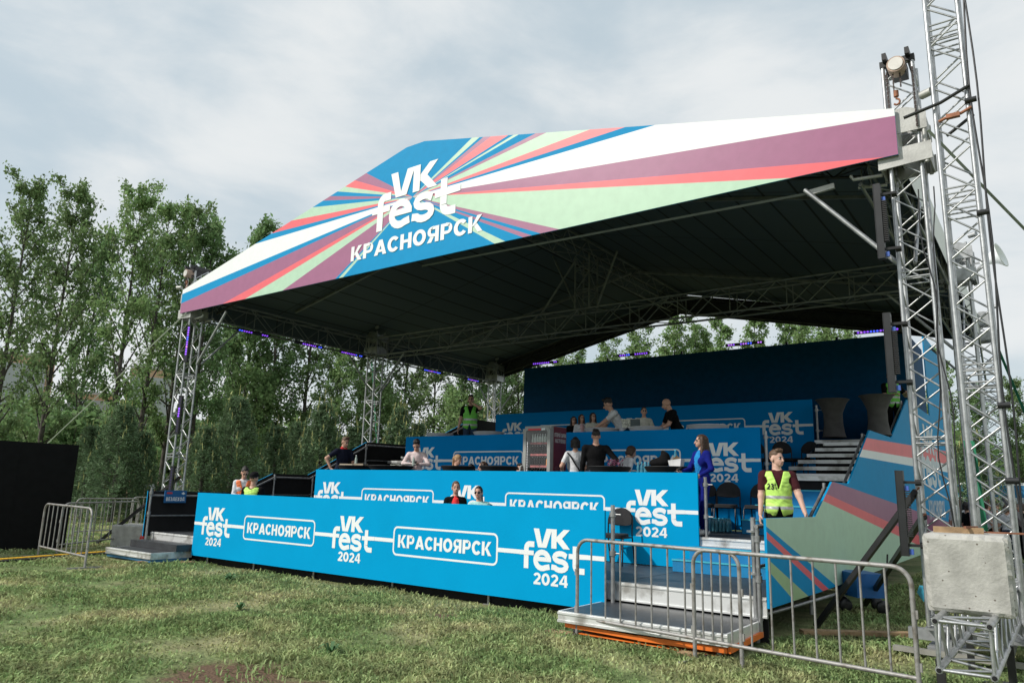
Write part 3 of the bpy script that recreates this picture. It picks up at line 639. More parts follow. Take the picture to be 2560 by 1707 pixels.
# ------------------------------------------------------------------ bodies: a smooth implicit surface, polygonised into one continuous mesh
def _d(pr, P):
    k = pr[0]
    if k == 'c':
        a, b, ra, rb = np.array(pr[1]), np.array(pr[2]), pr[3], pr[4]
        ab = b-a; t = np.clip(((P-a)@ab)/max(1e-9, ab@ab), 0, 1); return np.linalg.norm(P-a-t[:, None]*ab, axis=1)-(ra+(rb-ra)*t)
    c, r = np.array(pr[1]), np.array(pr[2]); q = P-c
    if len(pr) > 4: q = q@pr[4]
    q = q/r; l = np.linalg.norm(q, axis=1); return (l-1)*np.minimum.reduce([np.full(len(l), r.min()), np.full(len(l), 9)])*1.0 if True else 0
def _all(prims, P): return np.stack([_d(p, P) for p in prims], 1)
def sdf_mesh(prims, cell, k=.012, post=None):
    lo = np.full(3, 1e9); hi = -lo
    for p in prims:
        if p[0] == 'c': r = max(p[3], p[4]); a, b = np.array(p[1]), np.array(p[2]); lo = np.minimum(lo, np.minimum(a, b)-r); hi = np.maximum(hi, np.maximum(a, b)+r)
        else: c, r = np.array(p[1]), max(p[2]) if len(p) > 4 else np.array(p[2]); lo = np.minimum(lo, c-r); hi = np.maximum(hi, c+r)
    lo -= cell*2.5+k; hi += cell*2.5+k; n = np.ceil((hi-lo)/cell).astype(int)+1
    ax = [lo[i]+cell*np.arange(n[i]) for i in range(3)]
    P = np.stack(np.meshgrid(*ax, indexing='ij'), -1).reshape(-1, 3)
    D = _all(prims, P); m0 = D.min(1); d = m0-k*np.log(np.exp(-(D-m0[:, None])/k).sum(1))
    if post: d = post(d, P)
    F = d.reshape(n); S_ = F < 0
    c = [F[i:n[0]-1+i, j:n[1]-1+j, l:n[2]-1+l] for i in (0, 1) for j in (0, 1) for l in (0, 1)]
    off = [(i, j, l) for i in (0, 1) for j in (0, 1) for l in (0, 1)]
    neg = sum((x < 0).astype(int) for x in c); act = (neg > 0) & (neg < 8); idx = -np.ones(act.shape, int); A = np.argwhere(act); idx[act] = np.arange(len(A))
    cv = [x[act] for x in c]; acc = np.zeros((len(A), 3)); cnt = np.zeros(len(A))
    for a in range(8):
        for b in range(a+1, 8):
            if sum(abs(off[a][q]-off[b][q]) for q in range(3)) != 1: continue
            s = (cv[a] < 0) != (cv[b] < 0); t = np.where(s, cv[a]/np.where(s, cv[a]-cv[b], 1), 0)[:, None]
            acc += np.where(s[:, None], np.array(off[a])+t*(np.array(off[b])-np.array(off[a])), 0); cnt += s
    V = lo+(A+acc/cnt[:, None])*cell; fs = []
    for axis in range(3):
        sl0 = [slice(None)]*3; sl1 = [slice(None)]*3; sl0[axis] = slice(0, -1); sl1[axis] = slice(1, None)
        ch = S_[tuple(sl0)] != S_[tuple(sl1)]; E = np.argwhere(ch)
        u, v = [(1, 2), (2, 0), (0, 1)][axis]
        ok = (E[:, u] > 0) & (E[:, v] > 0) & (E[:, u] < n[u]-1) & (E[:, v] < n[v]-1); E = E[ok]
        if not len(E): continue
        eu = np.zeros(3, int); eu[u] = 1; ev = np.zeros(3, int); ev[v] = 1
        g = lambda q: idx[q[:, 0], q[:, 1], q[:, 2]]
        q = np.stack([g(E-eu-ev), g(E-ev), g(E), g(E-eu)], 1)
        fl = ~S_[tuple(E.T)]; q[fl] = q[fl][:, ::-1]; fs.append(q)
    Q = np.concatenate(fs); Cc = V[Q].mean(1); mi = _all(prims, Cc).argmin(1)
    return V, Q, np.array([p[3] if p[0] == 'e' else p[5] for p in prims], dtype=object)[mi] if False else mi
def pm(p): return p[5] if p[0] == 'c' else p[3]
def C_(a, b, ra, rb, m): return ('c', a, b, ra, rb, m)
def E_(c, r, m, R=None): return ('e', c, r, m) if R is None else ('e', c, r, m, R)
def to_obj(name, parts, parent, mats):
    """parts: list of (V,Q,material-index array); joined into one mesh"""
    v, q, mi, o = [], [], [], 0
    for V, Q, M in parts: v.append(V); q.append(Q+o); mi.append(M); o += len(V)
    V = np.concatenate(v); Q = np.concatenate(q); M = np.concatenate(mi)
    me = bpy.data.meshes.new(name); me.vertices.add(len(V)); me.vertices.foreach_set('co', V.ravel().astype(np.float32))
    me.loops.add(len(Q)*4); me.loops.foreach_set('vertex_index', Q.ravel().astype(np.int32)); me.polygons.add(len(Q)); me.polygons.foreach_set('loop_start', (np.arange(len(Q))*4).astype(np.int32))
    for m in mats: me.materials.append(m)
    me.polygons.foreach_set('material_index', M.astype(np.int32)); me.polygons.foreach_set('use_smooth', np.ones(len(Q), bool)); me.update(calc_edges=True); me.validate()
    o = bpy.data.objects.new(name, me); COL.objects.link(o); o.parent = parent; return o
def rotm(ax, deg):
    return np.array(Matrix.Rotation(R_(deg), 3, ax))
def ik(s, t, l1, l2, pole):
    s, t, pole = np.array(s, float), np.array(t, float), np.array(pole, float); d = t-s; L0 = np.linalg.norm(d)
    L1 = min(L0, (l1+l2)*.999); d = d/max(L0, 1e-6); t = s+d*L1; a = (l1*l1-l2*l2+L1*L1)/(2*L1); h = math.sqrt(max(0, l1*l1-a*a))
    p = pole-d*(pole@d); p = p/max(1e-6, np.linalg.norm(p)); return s+d*a+p*h, t
SKIN = mat('skin', (.52, .30, .22), .55, var=.06); SKINP = mat('pale_skin', (.60, .37, .29), .55, var=.06); LIP = mat('lips', (.42, .15, .13), .5)
EYEW = mat('eye_white', (.40, .36, .33), .3); EYED = mat('eye_dark', (.02, .015, .012), .25); GLASS_D = mat('sunglass_lens', (.006, .006, .008), .12)
HAIRS = {'brown': mat('brown_hair', (.045, .022, .012), .6, var=.35, scale=60), 'dark': mat('dark_hair', (.014, .010, .009), .55, var=.35, scale=60), 'blond': mat('blond_hair', (.33, .20, .10), .6, var=.3, scale=60), 'fair': mat('fair_brown_hair', (.095, .055, .032), .6, var=.3, scale=60)}
def cloth(n, c): return mat('cloth_'+n, c, .9, var=.14, scale=14, bump=.35, bscale=22, spec=.12)
REFL = mat('reflective_tape', (.42, .43, .44), .4, .3); LIME = mat('lime_vest', (.50, .80, .15), .6, var=.08, bump=.3, bscale=25); GREENV = mat('green_vest', (.17, .62, .08), .6, var=.08, bump=.3, bscale=25); ORV = mat('orange_vest', (.85, .20, .06), .6, var=.08)
def person(lb, x, y, z, a, H=1.75, top=None, legs=None, shoe=None, sleeve='short', hair='short', hc='brown', skin=None, female=False, sit=False, arms=(None, None), head=(0, 0), lean=0, roll=0,
           vest=None, cap=None, glasses=False, inner=None, strap=False, fine=.014, bag=False, collar=None, group=None, build=1.0, poles=(None, None), stride=0, front_open=None):
    top = top or cloth('black', (.012, .012, .013)); legs = legs or cloth('jeans', (.035, .06, .11)); shoe = shoe or cloth('shoe', (.03, .03, .03)); skin = skin or SKIN
    k = H/1.75; mats = [top, legs, shoe, skin, LIP, EYEW, EYED, HAIRS[hc], inner or top, collar or top]
    TOPm, LEG, SHOE, SK, LP, EW, ED, HR, INN, COLm = range(10)
    t = tag(empty('person', (x, y, z), R_(a)), lb, 'person', group); t.scale = (k, k, k)
    hipz = .93 if not sit else .50
    up = hipz-.93
    Rl = rotm('X', lean)@rotm('Y', roll) if (lean or roll) else np.eye(3); piv = np.array([0, 0, hipz])
    U = lambda p: tuple(piv+Rl@(np.array([p[0], p[1], p[2]+up])-piv))
    sw = (.155 if female else .18)*build; wd = build*(.90 if female else 1.0)
    pr = [E_(U((0, -.005, 1.29)), (.165*wd, .112*wd, .185), TOPm, Rl), E_(U((0, 0, 1.10)), (.142*wd, .105*build, .17), TOPm, Rl), E_(U((0, .005, .95)), (.165*wd*(1.06 if female else 1), .125*build, .125), LEG if not sit else LEG, Rl), E_(U((0, 0, 1.0)), (.158*wd, .118*build, .09), TOPm, Rl),
          C_(U((-sw+.02, .0, 1.405)), U((sw-.02, .0, 1.405)), .062, .062, TOPm), C_(U((0, .015, 1.42)), U((0, -.005, 1.54)), .058 if not female else .050, .052 if not female else .045, SK)]
    if female: pr += [E_(U((s*.065, -.070, 1.265)), (.075, .055, .08), TOPm, Rl) for s in (-1, 1)]
    if collar: pr.append(C_(U((-.022, .0, 1.475)), U((.022, .0, 1.475)), .052, .052, COLm))
    if inner: pr.append(E_(U((0, -.072, 1.24)), (.075, .062, .20), INN, Rl))
    for s in (-1, 1):   # legs
        hp = (s*.09, 0, hipz-.03)
        if sit: kn, an = (s*.12, -.44, .49), (s*.12, -.40, .09)
        else:
            st = stride*s; kn, an = (s*.10, -.03-st*.5, .50), (s*.11, .02-st, .09)
        pr += [C_(hp, kn, .088*build, .060, LEG), C_(kn, an, .060, .046, LEG), C_((an[0], an[1]+.03, .045), (an[0]*1.1, an[1]-.15, .035), .045, .038, SHOE)]
    hands = []
    for i, s in enumerate((-1, 1)):
        sh = np.array(U((s*sw, .0, 1.40))); tg = arms[i]
        if tg is None: tg = (s*.27, -.06, .84)
        tg = np.array((tg[0], tg[1], tg[2])) if len(tg) == 3 else np.array(U(tg[:3]))
        if arms[i] is None: tg = np.array(U(tuple(tg)))
        pole = poles[i] or (s*.35, .6, -.3)
        el, wr = ik(sh, tg, .285, .255, pole)
        if sleeve == 'long': pr += [C_(sh, el, .056*build, .046, TOPm), C_(el, wr, .046, .034, TOPm)]
        else:
            mid = sh+(el-sh)*.62; pr += [C_(sh, mid, .060*build, .054, TOPm), C_(sh, el, .048*build, .040, SK), C_(el, wr, .041, .028, SK)]
        fd = wr-el; fd /= np.linalg.norm(fd); hands.append((s, wr, fd, el))
    fold = lambda d, P: d+np.where((P[:, 2] < 1.43) & ((np.abs(P[:, 0]) < .21) | (sleeve == 'long')), .0032*np.sin(P[:, 0]*34+9*np.sin(P[:, 2]*13+x))*np.sin(P[:, 2]*47+P[:, 1]*30+7*np.sin(P[:, 0]*11+y)), 0)
    V, Q, mi = sdf_mesh(pr, fine, .012, fold); M = np.array([pm(p) for p in pr])[mi]; parts = [(V, Q, M)]
    # hands: palm, four unequal bent fingers and a thumb
    for s, wr, fd, el in hands:
        w0 = np.array([0, -1, .0]); n_ = w0-fd*(w0@fd); n_ = n_/max(1e-6, np.linalg.norm(n_)) if np.linalg.norm(n_) > .1 else np.array([s, 0, 0.])
        sd = np.cross(fd, n_)
        # palm faces inward: finger spread axis = front/back, curl toward the body
        spread, inn = n_, np.cross(n_, fd)*(1 if np.cross(n_, fd)[0]*s < 0 else -1)
        o = wr+fd*.01; hp = [C_(wr-fd*.02, wr+fd*.01, .027, .024, SK)]
        for j, (u, l) in enumerate(((.028, .072), (.010, .082), (-.009, .076), (-.027, .058))):
            a0 = o+fd*.015+spread*u*.6; b0 = o+fd*.085+spread*u; hp.append(C_(a0, b0, .015, .0115, SK))
            m1 = b0+(fd*.9+inn*.35)*l*.5; m2 = m1+(fd*.55+inn*.8)*l*.45; hp += [C_(b0, m1, .0098, .009, SK), C_(m1, m2, .009, .0075, SK)]
        t0 = o+fd*.02+spread*.024; t1 = t0+(fd*.5+spread*.7+inn*.3)*.045; t2 = t1+(fd*.8+spread*.3+inn*.3)*.032; hp += [C_(t0, t1, .014, .011, SK), C_(t1, t2, .011, .008, SK)]
        V, Q, mi = sdf_mesh(hp, .0065, .0025); parts.append((V, Q, np.array([pm(p) for p in hp])[mi]))
    # head
    yaw, pit = head; Rh = rotm('Z', yaw)@rotm('X', pit); hpv = np.array([0, 0, 1.53]); base = np.array(U((0, -.005, 1.53)))
    fm = .93 if female else 1.0
    hd = [E_((0, .012, 1.655), (.074*fm, .094, .095), SK), E_((0, -.028, 1.595), (.057*fm, .070, .070), SK), E_((0, -.065, 1.552), (.030, .030, .024), SK), C_((0, -.088, 1.645), (0, -.113, 1.602), .010, .0135, SK), C_((0, .02, 1.50), (0, .01, 1.60), .05*fm, .05*fm, SK),
          C_((.016, -.089, 1.657), (.047, -.079, 1.657), .0065, .005, HR), C_((-.016, -.089, 1.657), (-.047, -.079, 1.657), .0065, .005, HR), C_((-.020, -.0895, 1.569), (.020, -.0895, 1.569), .0058, .0058, LP)]
    for s in (-1, 1): hd += [E_((s*.074*fm, .012, 1.62), (.012, .022, .032), SK), E_((s*.030, -.0835, 1.637), (.0125, .009, .0085), EW), E_((s*.030, -.0905, 1.637), (.0062, .005, .0065), ED)]
    V, Q, mi = sdf_mesh(hd, .006, .0045); V = base+(V-hpv)@(Rl@Rh).T; parts.append((V, Q, np.array([pm(p) for p in hd])[mi]))
    body = to_obj('body', parts, t, mats)
    def head_part(nm, prims, cell, post, m, kk=.006):
        V, Q, mi = sdf_mesh(prims, cell, kk, post); V = base+(V-hpv)@(Rl@Rh).T; return to_obj(nm, [(V, Q, np.zeros(len(Q), int))], t, [m])
    box = lambda P, y0, z1: np.maximum(P[:, 1]-y0, P[:, 2]-z1)
    if hair != 'bald':
        cr = [E_((0, .018, 1.666), (.081*fm, .101, .096), 0)]; low = 1.60; yc = -.038
        if hair == 'short': cr += [C_((-.03, -.04, 1.745), (.03, -.05, 1.75), .028, .028, 0)]; low = 1.612
        if hair == 'quiff': cr += [C_((-.03, -.05, 1.755), (.03, -.06, 1.765), .034, .03, 0), E_((0, .03, 1.72), (.075, .09, .07), 0)]; low = 1.625
        if hair == 'bob': cr += [C_((s*.06, .02, 1.66), (s*.066, .02, 1.56), .04, .035, 0) for s in (-1, 1)]+[C_((0, .06, 1.66), (0, .07, 1.55), .07, .055, 0)]; low = 1.53
        if hair == 'long': cr += [C_((s*.058, .015, 1.68), (s*.078, -.005, 1.38), .037, .042, 0) for s in (-1, 1)]+[C_((0, .06, 1.66), (0, .095, 1.32), .075, .07, 0)]; low = 1.2
        if hair == 'pony': cr += [C_((0, .10, 1.69), (.0, .14, 1.62), .035, .035, 0), C_((0, .14, 1.62), (.04, .12, 1.36), .034, .018, 0)]; low = 1.2
        if hair == 'bun': cr += [E_((0, .10, 1.70), (.045, .045, .045), 0)]; low = 1.58
        def post(d, P, yc=yc, low=low):
            face = np.maximum(np.maximum(P[:, 1]-yc-.02*(P[:, 2] < 1.6), P[:, 2]-1.712+.9*np.abs(P[:, 0])*(np.abs(P[:, 0]) > .045)), np.abs(P[:, 0])-.068)
            d = d+.0035*np.sin(P[:, 0]*190+P[:, 2]*60)*np.sin(P[:, 1]*150+P[:, 0]*70)+.003*np.sin(P[:, 2]*120+P[:, 0]*240)
            d = np.maximum(d, -face)
            if hair in ('short', 'quiff', 'bun'): d = np.maximum(d, -np.maximum(np.maximum(P[:, 1]-.015, P[:, 2]-1.675), -1))
            if hair in ('short', 'quiff'): d = d+np.clip((1.70-P[:, 2])*.09, 0, .007)
            if hair == 'pony': d = np.maximum(d, -np.maximum(np.maximum(P[:, 1]-.085, P[:, 2]-1.60), -1))
            return np.maximum(d, low-P[:, 2])
        head_part('hair', cr, .008, post, HAIRS[hc])
    if cap:
        head_part('cap', [E_((0, .012, 1.69), (.088, .108, .085), 0), C_((-.035, -.09, 1.685), (.035, -.09, 1.685), .018, .018, 0), C_((-.03, -.15, 1.68), (.03, -.15, 1.68), .012, .012, 0)], .009, lambda d, P: np.maximum(d, 1.67-P[:, 2]), cap)
    if glasses:
        head_part('sunglasses', [E_((s*.031, -.093, 1.637), (.027, .010, .020), 0) for s in (-1, 1)]+[C_((-.01, -.1, 1.642), (.01, -.1, 1.642), .004, .004, 0)]+[C_((s*.055, -.085, 1.643), (s*.078, .01, 1.64), .004, .004, 0) for s in (-1, 1)], .005, None, GLASS_D, .002)
    if vest:
        tp = [E_(U((0, -.005, 1.29)), (.19*wd, .137*wd, .20), 0, Rl), E_(U((0, -.003, 1.10)), (.172*wd, .136*build, .22), 0, Rl), E_(U((0, 0, .95)), (.188*wd, .150*build, .13), 0, Rl)]+[C_(U((s*.115, .0, 1.395)), U((s*.07, .0, 1.42)), .075, .075, 0) for s in (-1, 1)]
        iR = Rl
        def vp(d, P):
            q = (P-piv)@iR+piv; q[:, 2] -= up
            d = np.maximum(d, np.abs(q[:, 0])-.178*wd); d = np.maximum(d, .86-q[:, 2]); d = np.maximum(d, q[:, 2]-1.455)
            arm = np.sqrt((np.abs(q[:, 0])-.21)**2+(q[:, 2]-1.33)**2)-.072; d = np.maximum(d, -arm)
            nv = np.maximum(np.abs(q[:, 0])-np.clip((q[:, 2]-1.20)*.30, .0, .085), q[:, 1]+.0); nb = np.maximum(np.sqrt(q[:, 0]**2+(q[:, 2]-1.50)**2)-.085, -q[:, 1])
            d = d+.0042*np.sin(q[:, 0]*30+8*np.sin(q[:, 2]*12))*np.sin(q[:, 2]*38+6*np.sin(q[:, 0]*14))
            hm = np.maximum(np.abs(q[:, 0])-np.clip((.99-q[:, 2])*.35, 0, .06), q[:, 1]); return np.maximum(np.maximum(np.maximum(d, -nv), -nb), -hm)
        V, Q, mi = sdf_mesh(tp, .010, .02, vp); cc = (V[Q].mean(1)-piv)@iR+piv; zz = cc[:, 2]-up
        M = np.where(((zz > .945) & (zz < .99)) | ((zz > 1.085) & (zz < 1.13)), 1, 0); to_obj('vest', [(V, Q, M)], t, [vest, REFL])
    if strap:
        m = MB(); pts = [U((.16, .06, 1.43)), U((.10, .115, 1.36)), U((0, .14, 1.2)), U((-.10, .135, 1.06)), U((-.17, .09, .95))]; m.tube(pts, .014, 6); m.tube([U((.16, .06, 1.43)), U((.15, -.05, 1.42)), U((.06, -.13, 1.25))], .012, 6); m.build('bag_strap', cloth('black', (.012, .012, .013)), t)
    return t
def held(name, lb, cat, loc, rot, builder, mats):
    m = MB(); builder(m); o = m.build(name, mats); o.location = loc; o.rotation_euler = rot; tag(o, lb, cat); return o
WT = cloth('white', (.62, .63, .66)); BK = cloth('black', (.007, .007, .008)); NAVY = cloth('navy', (.013, .016, .032)); PINKW = cloth('pale_pink', (.70, .58, .58)); MINT = cloth('mint', (.36, .62, .60)); MAROON = cloth('maroon', (.055, .014, .018)); VELV = cloth('blue_velvet', (.008, .014, .17)); TEAL = cloth('bright_blue', (.02, .22, .52)); CREAM = cloth('cream', (.58, .57, .50)); REDC = cloth('red', (.75, .05, .05)); GREY = cloth('grey', (.20, .20, .21)); JEAN = cloth('jeans', (.035, .06, .11)); WSH = cloth('white_shoe', (.7, .7, .7))
PEOPLE = [
 dict(lb='seated woman in black leather jacket over a red top behind the front banner', x=-8.42, y=9.85, z=.56, a=42, H=1.62, female=True, sit=True, top=BK, inner=REDC, sleeve='long', hair='pony', hc='fair', head=(3, 0)),
 dict(lb='seated woman in mint top and sunglasses behind the front banner', x=-7.93, y=9.95, z=.5, a=30, H=1.6, female=True, sit=True, top=MINT, sleeve='long', hair='pony', hc='dark', glasses=True, head=(-8, 0), roll=-4),
 dict(lb='man in navy polo with red collar leaning over a black table', x=-14.35, y=12.35, z=1.02, a=75, H=1.84, top=NAVY, collar=REDC, hair='short', hc='fair', arms=((-.33, -.12, 1.0), (.2, -.32, 1.06)), poles=((-1, .35, 0), None), head=(8, 14), lean=6),
 dict(lb='young man in pale pink shirt reading his phone at a black table', x=-12.05, y=12.62, z=1.02, a=40, H=1.74, top=PINKW, sleeve='long', hair='quiff', hc='dark', arms=((-.06, -.30, 1.17), (.08, -.30, 1.17)), poles=((-1, 0, -.5), (1, 0, -.5)), head=(-6, 30), lean=4),
 dict(lb='blond woman seated behind a black table looking down', x=-10.95, y=12.8, z=1.17, a=75, H=1.66, female=True, sit=True, top=PINKW, hair='pony', hc='blond', head=(10, 20)),
 dict(lb='dark haired head low between two black tables', x=-10.5, y=12.8, z=.97, a=20, H=1.64, female=True, sit=True, top=BK, hair='bob', hc='dark', head=(0, 25)),
 dict(lb='brown haired woman seated low beside a black table', x=-10.2, y=12.85, z=1.02, a=-20, H=1.64, female=True, sit=True, top=GREY, hair='long', hc='brown', head=(-20, 10)),
 dict(lb='man in sunglasses seated beside the drinks fridge door', x=-9.28, y=12.95, z=.96, a=30, H=1.66, sit=True, top=BK, hair='short', hc='dark', glasses=True),
 dict(lb='person with black bob and white t-shirt and a cross body strap seen from behind', x=-7.85, y=12.9, z=1.02, a=212, H=1.74, female=True, top=WT, hair='bob', hc='dark', strap=True, arms=(None, (.25, -.12, 1.0))),
 dict(lb='man in black jacket seen from behind with hand on hip', x=-7.28, y=12.75, z=1.02, a=214, H=1.87, top=BK, sleeve='long', hair='short', hc='dark', build=1.12, arms=((-.24, .02, .98), None), poles=((-1, .5, 0), None)),
 dict(lb='person in white top bending behind the man in black jacket', x=-7.02, y=13.2, z=1.02, a=150, H=1.66, top=WT, hair='bob', hc='brown', female=True, lean=28),
 dict(lb='woman with long brown hair in dark blue velvet tracksuit holding a phone', x=-4.74, y=11.88, z=1.025, a=-28, H=1.64, female=True, top=VELV, legs=VELV, inner=TEAL, shoe=WSH, sleeve='long', hair='long', hc='brown', arms=((-.14, -.34, 1.08), (.24, -.24, 1.02)), head=(-25, 2), stride=.06, fine=.012),
 dict(lb='steward in green vest with hand at his mouth on the upper left stage', x=-12.75, y=15.4, z=2.36, a=35, H=1.83, top=BK, legs=JEAN, hair='short', hc='dark', vest=GREENV, build=1.05, arms=((-.30, -.02, .86), (.06, -.24, 1.52)), poles=(None, (1, 0, -.6))),
 dict(lb='dark haired woman half hidden behind the drinks fridge', x=-9.55, y=15.6, z=2.06, a=40, H=1.45, female=True, top=BK, hair='long', hc='dark'),
 dict(lb='girl with fringe in white t-shirt with a red print', x=-9.2, y=15.4, z=2.06, a=42, H=1.47, female=True, top=WT, inner=cloth('print_rose', (.62, .40, .42)), hair='long', hc='brown', head=(12, 0)),
 dict(lb='girl with wavy brown hair in pale top behind a white table', x=-8.85, y=15.35, z=2.06, a=50, H=1.49, female=True, top=CREAM, hair='long', hc='dark', arms=((-.05, -.3, 1.15), (.1, -.32, 1.15))),
 dict(lb='dark haired young man in white t-shirt bending over a white table', x=-7.95, y=15.25, z=2.06, a=-50, H=1.86, top=WT, hair='quiff', hc='dark', glasses=True, lean=32, arms=((-.28, -.60, .98), (.02, -.66, 1.0)), head=(-15, -8)),
 dict(lb='woman in white jacket with dark hair tied back at a white table', x=-7.42, y=15.2, z=2.06, a=35, H=1.55, female=True, top=CREAM, sleeve='long', hair='bun', hc='dark', arms=((-.15, -.3, 1.2), (.15, -.32, 1.2))),
 dict(lb='bald man in black polo leaning on a white table', x=-6.62, y=15.3, z=2.06, a=-48, H=1.76, top=BK, hair='bald', lean=22, build=1.12, arms=((-.2, -.50, 1.0), (.12, -.5, .98)), head=(-8, 5)),
 dict(lb='steward in lime vest behind the tall grey table on the top level', x=-3.04, y=20.2, z=3.06, a=35, H=1.78, top=BK, legs=BK, hair='short', hc='dark', vest=GREENV, arms=((-.1, -.3, 1.15), (.2, -.32, 1.2))),
 dict(lb='steward in lime vest numbered 231 leaning on the printed side panel', x=-3.16, y=10.72, z=.525, a=22, H=1.80, top=MAROON, legs=BK, skin=SKINP, hair='short', hc='fair', vest=LIME, arms=((-.25, -.10, .87), (.315, -.20, .90)), head=(42, 2), fine=.010, build=1.03),
 dict(lb='woman in orange vest reading her phone behind the left banner end', x=-13.95, y=9.35, z=.70, a=62, H=1.72, female=True, sit=True, top=WT, hair='bun', hc='dark', vest=ORV, arms=((-.08, -.3, 1.13, 0), (.08, -.3, 1.13, 0)), head=(0, 32), sleeve='long'),
 dict(lb='steward in black cap and green vest seen from behind at the left banner end', x=-13.4, y=9.22, z=.525, a=205, H=1.78, sit=True, top=BK, hair='short', hc='dark', vest=LIME, cap=cloth('cap_black', (.01, .01, .011))),
]
PO = {}
for d in PEOPLE:
    lb = d.pop('lb'); PO[lb] = person(lb, **d)
st = PO['steward in lime vest numbered 231 leaning on the printed side panel']
vo = [c for c in st.children if c.name.startswith('vest')][0]; vv = np.array([v.co[:] for v in vo.data.vertices]); vv = vv[vv[:, 1] < 0]
def on_vest(u, v, d):
    X, Z = -.090+u, 1.25+v; k = np.hypot(vv[:, 0]-X, vv[:, 2]-Z); n = np.argsort(k)[:6]; return (X, float(vv[n, 1].mean())-.003-d, Z)
text_part('vest_number', '231', .125, .082, mat('black_print', (.01, .012, .01), .7), st, on_vest)
# things held in hands
def phone(lb, loc, rz, tilt): return held('phone', lb, 'phone', loc, (tilt, 0, rz), lambda m: m.box(-.037, -.075, -.004, .037, .075, .004), [BLKPLA])
PH = ik((0, 0, 0), (1, 0, 0), 1, 1, (0, 0, 1))
def world(t, p): return t.matrix_basis @ Vector(p)
w = PO['woman with long brown hair in dark blue velvet tracksuit holding a phone']; phone('black phone held by the woman in the velvet tracksuit', world(w, (-.13, -.43, 1.12)), R_(-28), .7)
w = PO['young man in pale pink shirt reading his phone at a black table']; phone('black phone held by the man in the pale pink shirt', world(w, (.0, -.38, 1.20)), R_(40), .6)
w = PO['woman in orange vest reading her phone behind the left banner end']; phone('phone held by the woman in the orange vest', world(w, (0, -.40, .74)), R_(62), .6)
# far visitors beyond the lawn and in the square on the right
FAR = [(326, 42, BK, 'dark clothed visitor walking on the far lawn at the left'), (338, 43, GREY, 'visitor in grey beside the pine on the far lawn'), (342, 44, GREENV, 'far visitor in a green vest behind the barriers'), (375, 42, WT, 'far visitor in white near the dark tree trunk'), (398, 43, BK, 'far visitor in black beside the left truss tower'), (450, 44, WT, 'far visitor in a pale top behind the left truss tower'), (472, 44, BK, 'far visitor in a black t-shirt right of the left truss tower'),
       (2392, 24, WT, 'visitor in white shirt beyond the right truss tower'), (2412, 23.5, BK, 'visitor in black jacket and jeans beyond the right truss tower'), (2462, 26, WT, 'visitor in white seen through the mast'), (2484, 27, NAVY, 'visitor in navy seen through the mast'), (2510, 26, WT, 'visitor in white at the stalls right of the mast'), (2546, 25, BK, 'visitor in black at the right picture edge'), (2528, 29, REDC, 'visitor in red in front of the stalls'), (2440, 30, GREY, 'visitor in grey at the stalls behind the mast')]
for i, (px, ds, c_, lb) in enumerate(FAR):
    fx, fy = away(px, ds); person(lb, fx, fy, 0, random.uniform(0, 360), H=random.uniform(1.62, 1.84), top=c_, legs=random.choice([JEAN, BK]), hair=random.choice(['short', 'long', 'bob']), hc=random.choice(['dark', 'brown', 'fair']), fine=.024, stride=random.uniform(-.1, .1), group='visitors far behind the stage')
# ------------------------------------------------------------------ cocktail tables
def lathe_cover(h, rt, rw, rb):
    return [(rb, 0), (rb*.97, .03), ((rb+rw)/2*.92, .16), (rw*1.03, .35), (rw, .5), (rw*1.06, h*.62), (rw*1.35, h*.78), (rt*.78, h*.88), (rt*.95, h*.955), (rt, h*.985)]
def table(x, y, z, h, r, m, lb, grp, wide=False):
    t = tag(empty('cocktail_table', (x, y, z)), lb, 'table', grp)
    pr = lathe_cover(h, r, r*.55, r*.75) if not wide else [(r*.72, 0), (r*.66, .05), (r*.56, .3), (r*.56, .55), (r*.64, h*.72), (r*.80, h*.88), (r*.94, h*.97), (r, h*.99)]
    c = MB(); c.lathe(pr, n=28); c.build('stretch_cover', m, t)
    c = MB(); c.lathe([(r*.9, h*.985), (r*1.01, h*.99), (r*1.01, h), (r*.97, h+.006), (.001, h+.006)], n=28); c.build('table_top', m, t)
    return t
BT, WTB, GTB = mat('black_stretch', (.009, .010, .012), .7, var=.2), mat('white_stretch', (.60, .60, .64), .7, var=.06), mat('grey_stretch', (.075, .072, .072), .85, var=.15)
for x, r, lb in ((-13.55, .42, 'black cocktail table with cardboard and a water bottle on it'), (-12.35, .52, 'black cocktail table in front of the man in the pale pink shirt'), (-10.3, .37, 'black cocktail table in front of the blond woman'), (-9.2, .40, 'black cocktail table left of the drinks fridge'), (-6.62, .40, 'black cocktail table holding purple flowers'), (-5.42, .44, 'black cocktail table with a black bag and paper boxes on it')):
    table(x, 12.1, 1.022, 1.11, r, BT, lb, 'black cocktail tables on the second level')
for x, r, lb in ((-13.12, .37, 'white cocktail table at the far left below the steward in green vest'), (-11.46, .40, 'white cocktail table right of the steward in green vest'), (-8.18, .40, 'white cocktail table the young man bends over'), (-7.08, .38, 'white cocktail table between the woman in white jacket and the bald man'), (-5.69, .42, 'empty white cocktail table right of the bald man')):
    table(x, 14.6, 2.062, 1.02, r, WTB, lb, 'white cocktail tables on the third level')
table(-3.98, 18.05, 3.055, .88, .37, GTB, 'tall grey flared cocktail table at the top of the stairs', 'grey cocktail tables on the top level', True)
table(-2.98, 17.7, 3.055, .88, .36, GTB, 'tall grey flared cocktail table in front of the upper steward', 'grey cocktail tables on the top level', True)
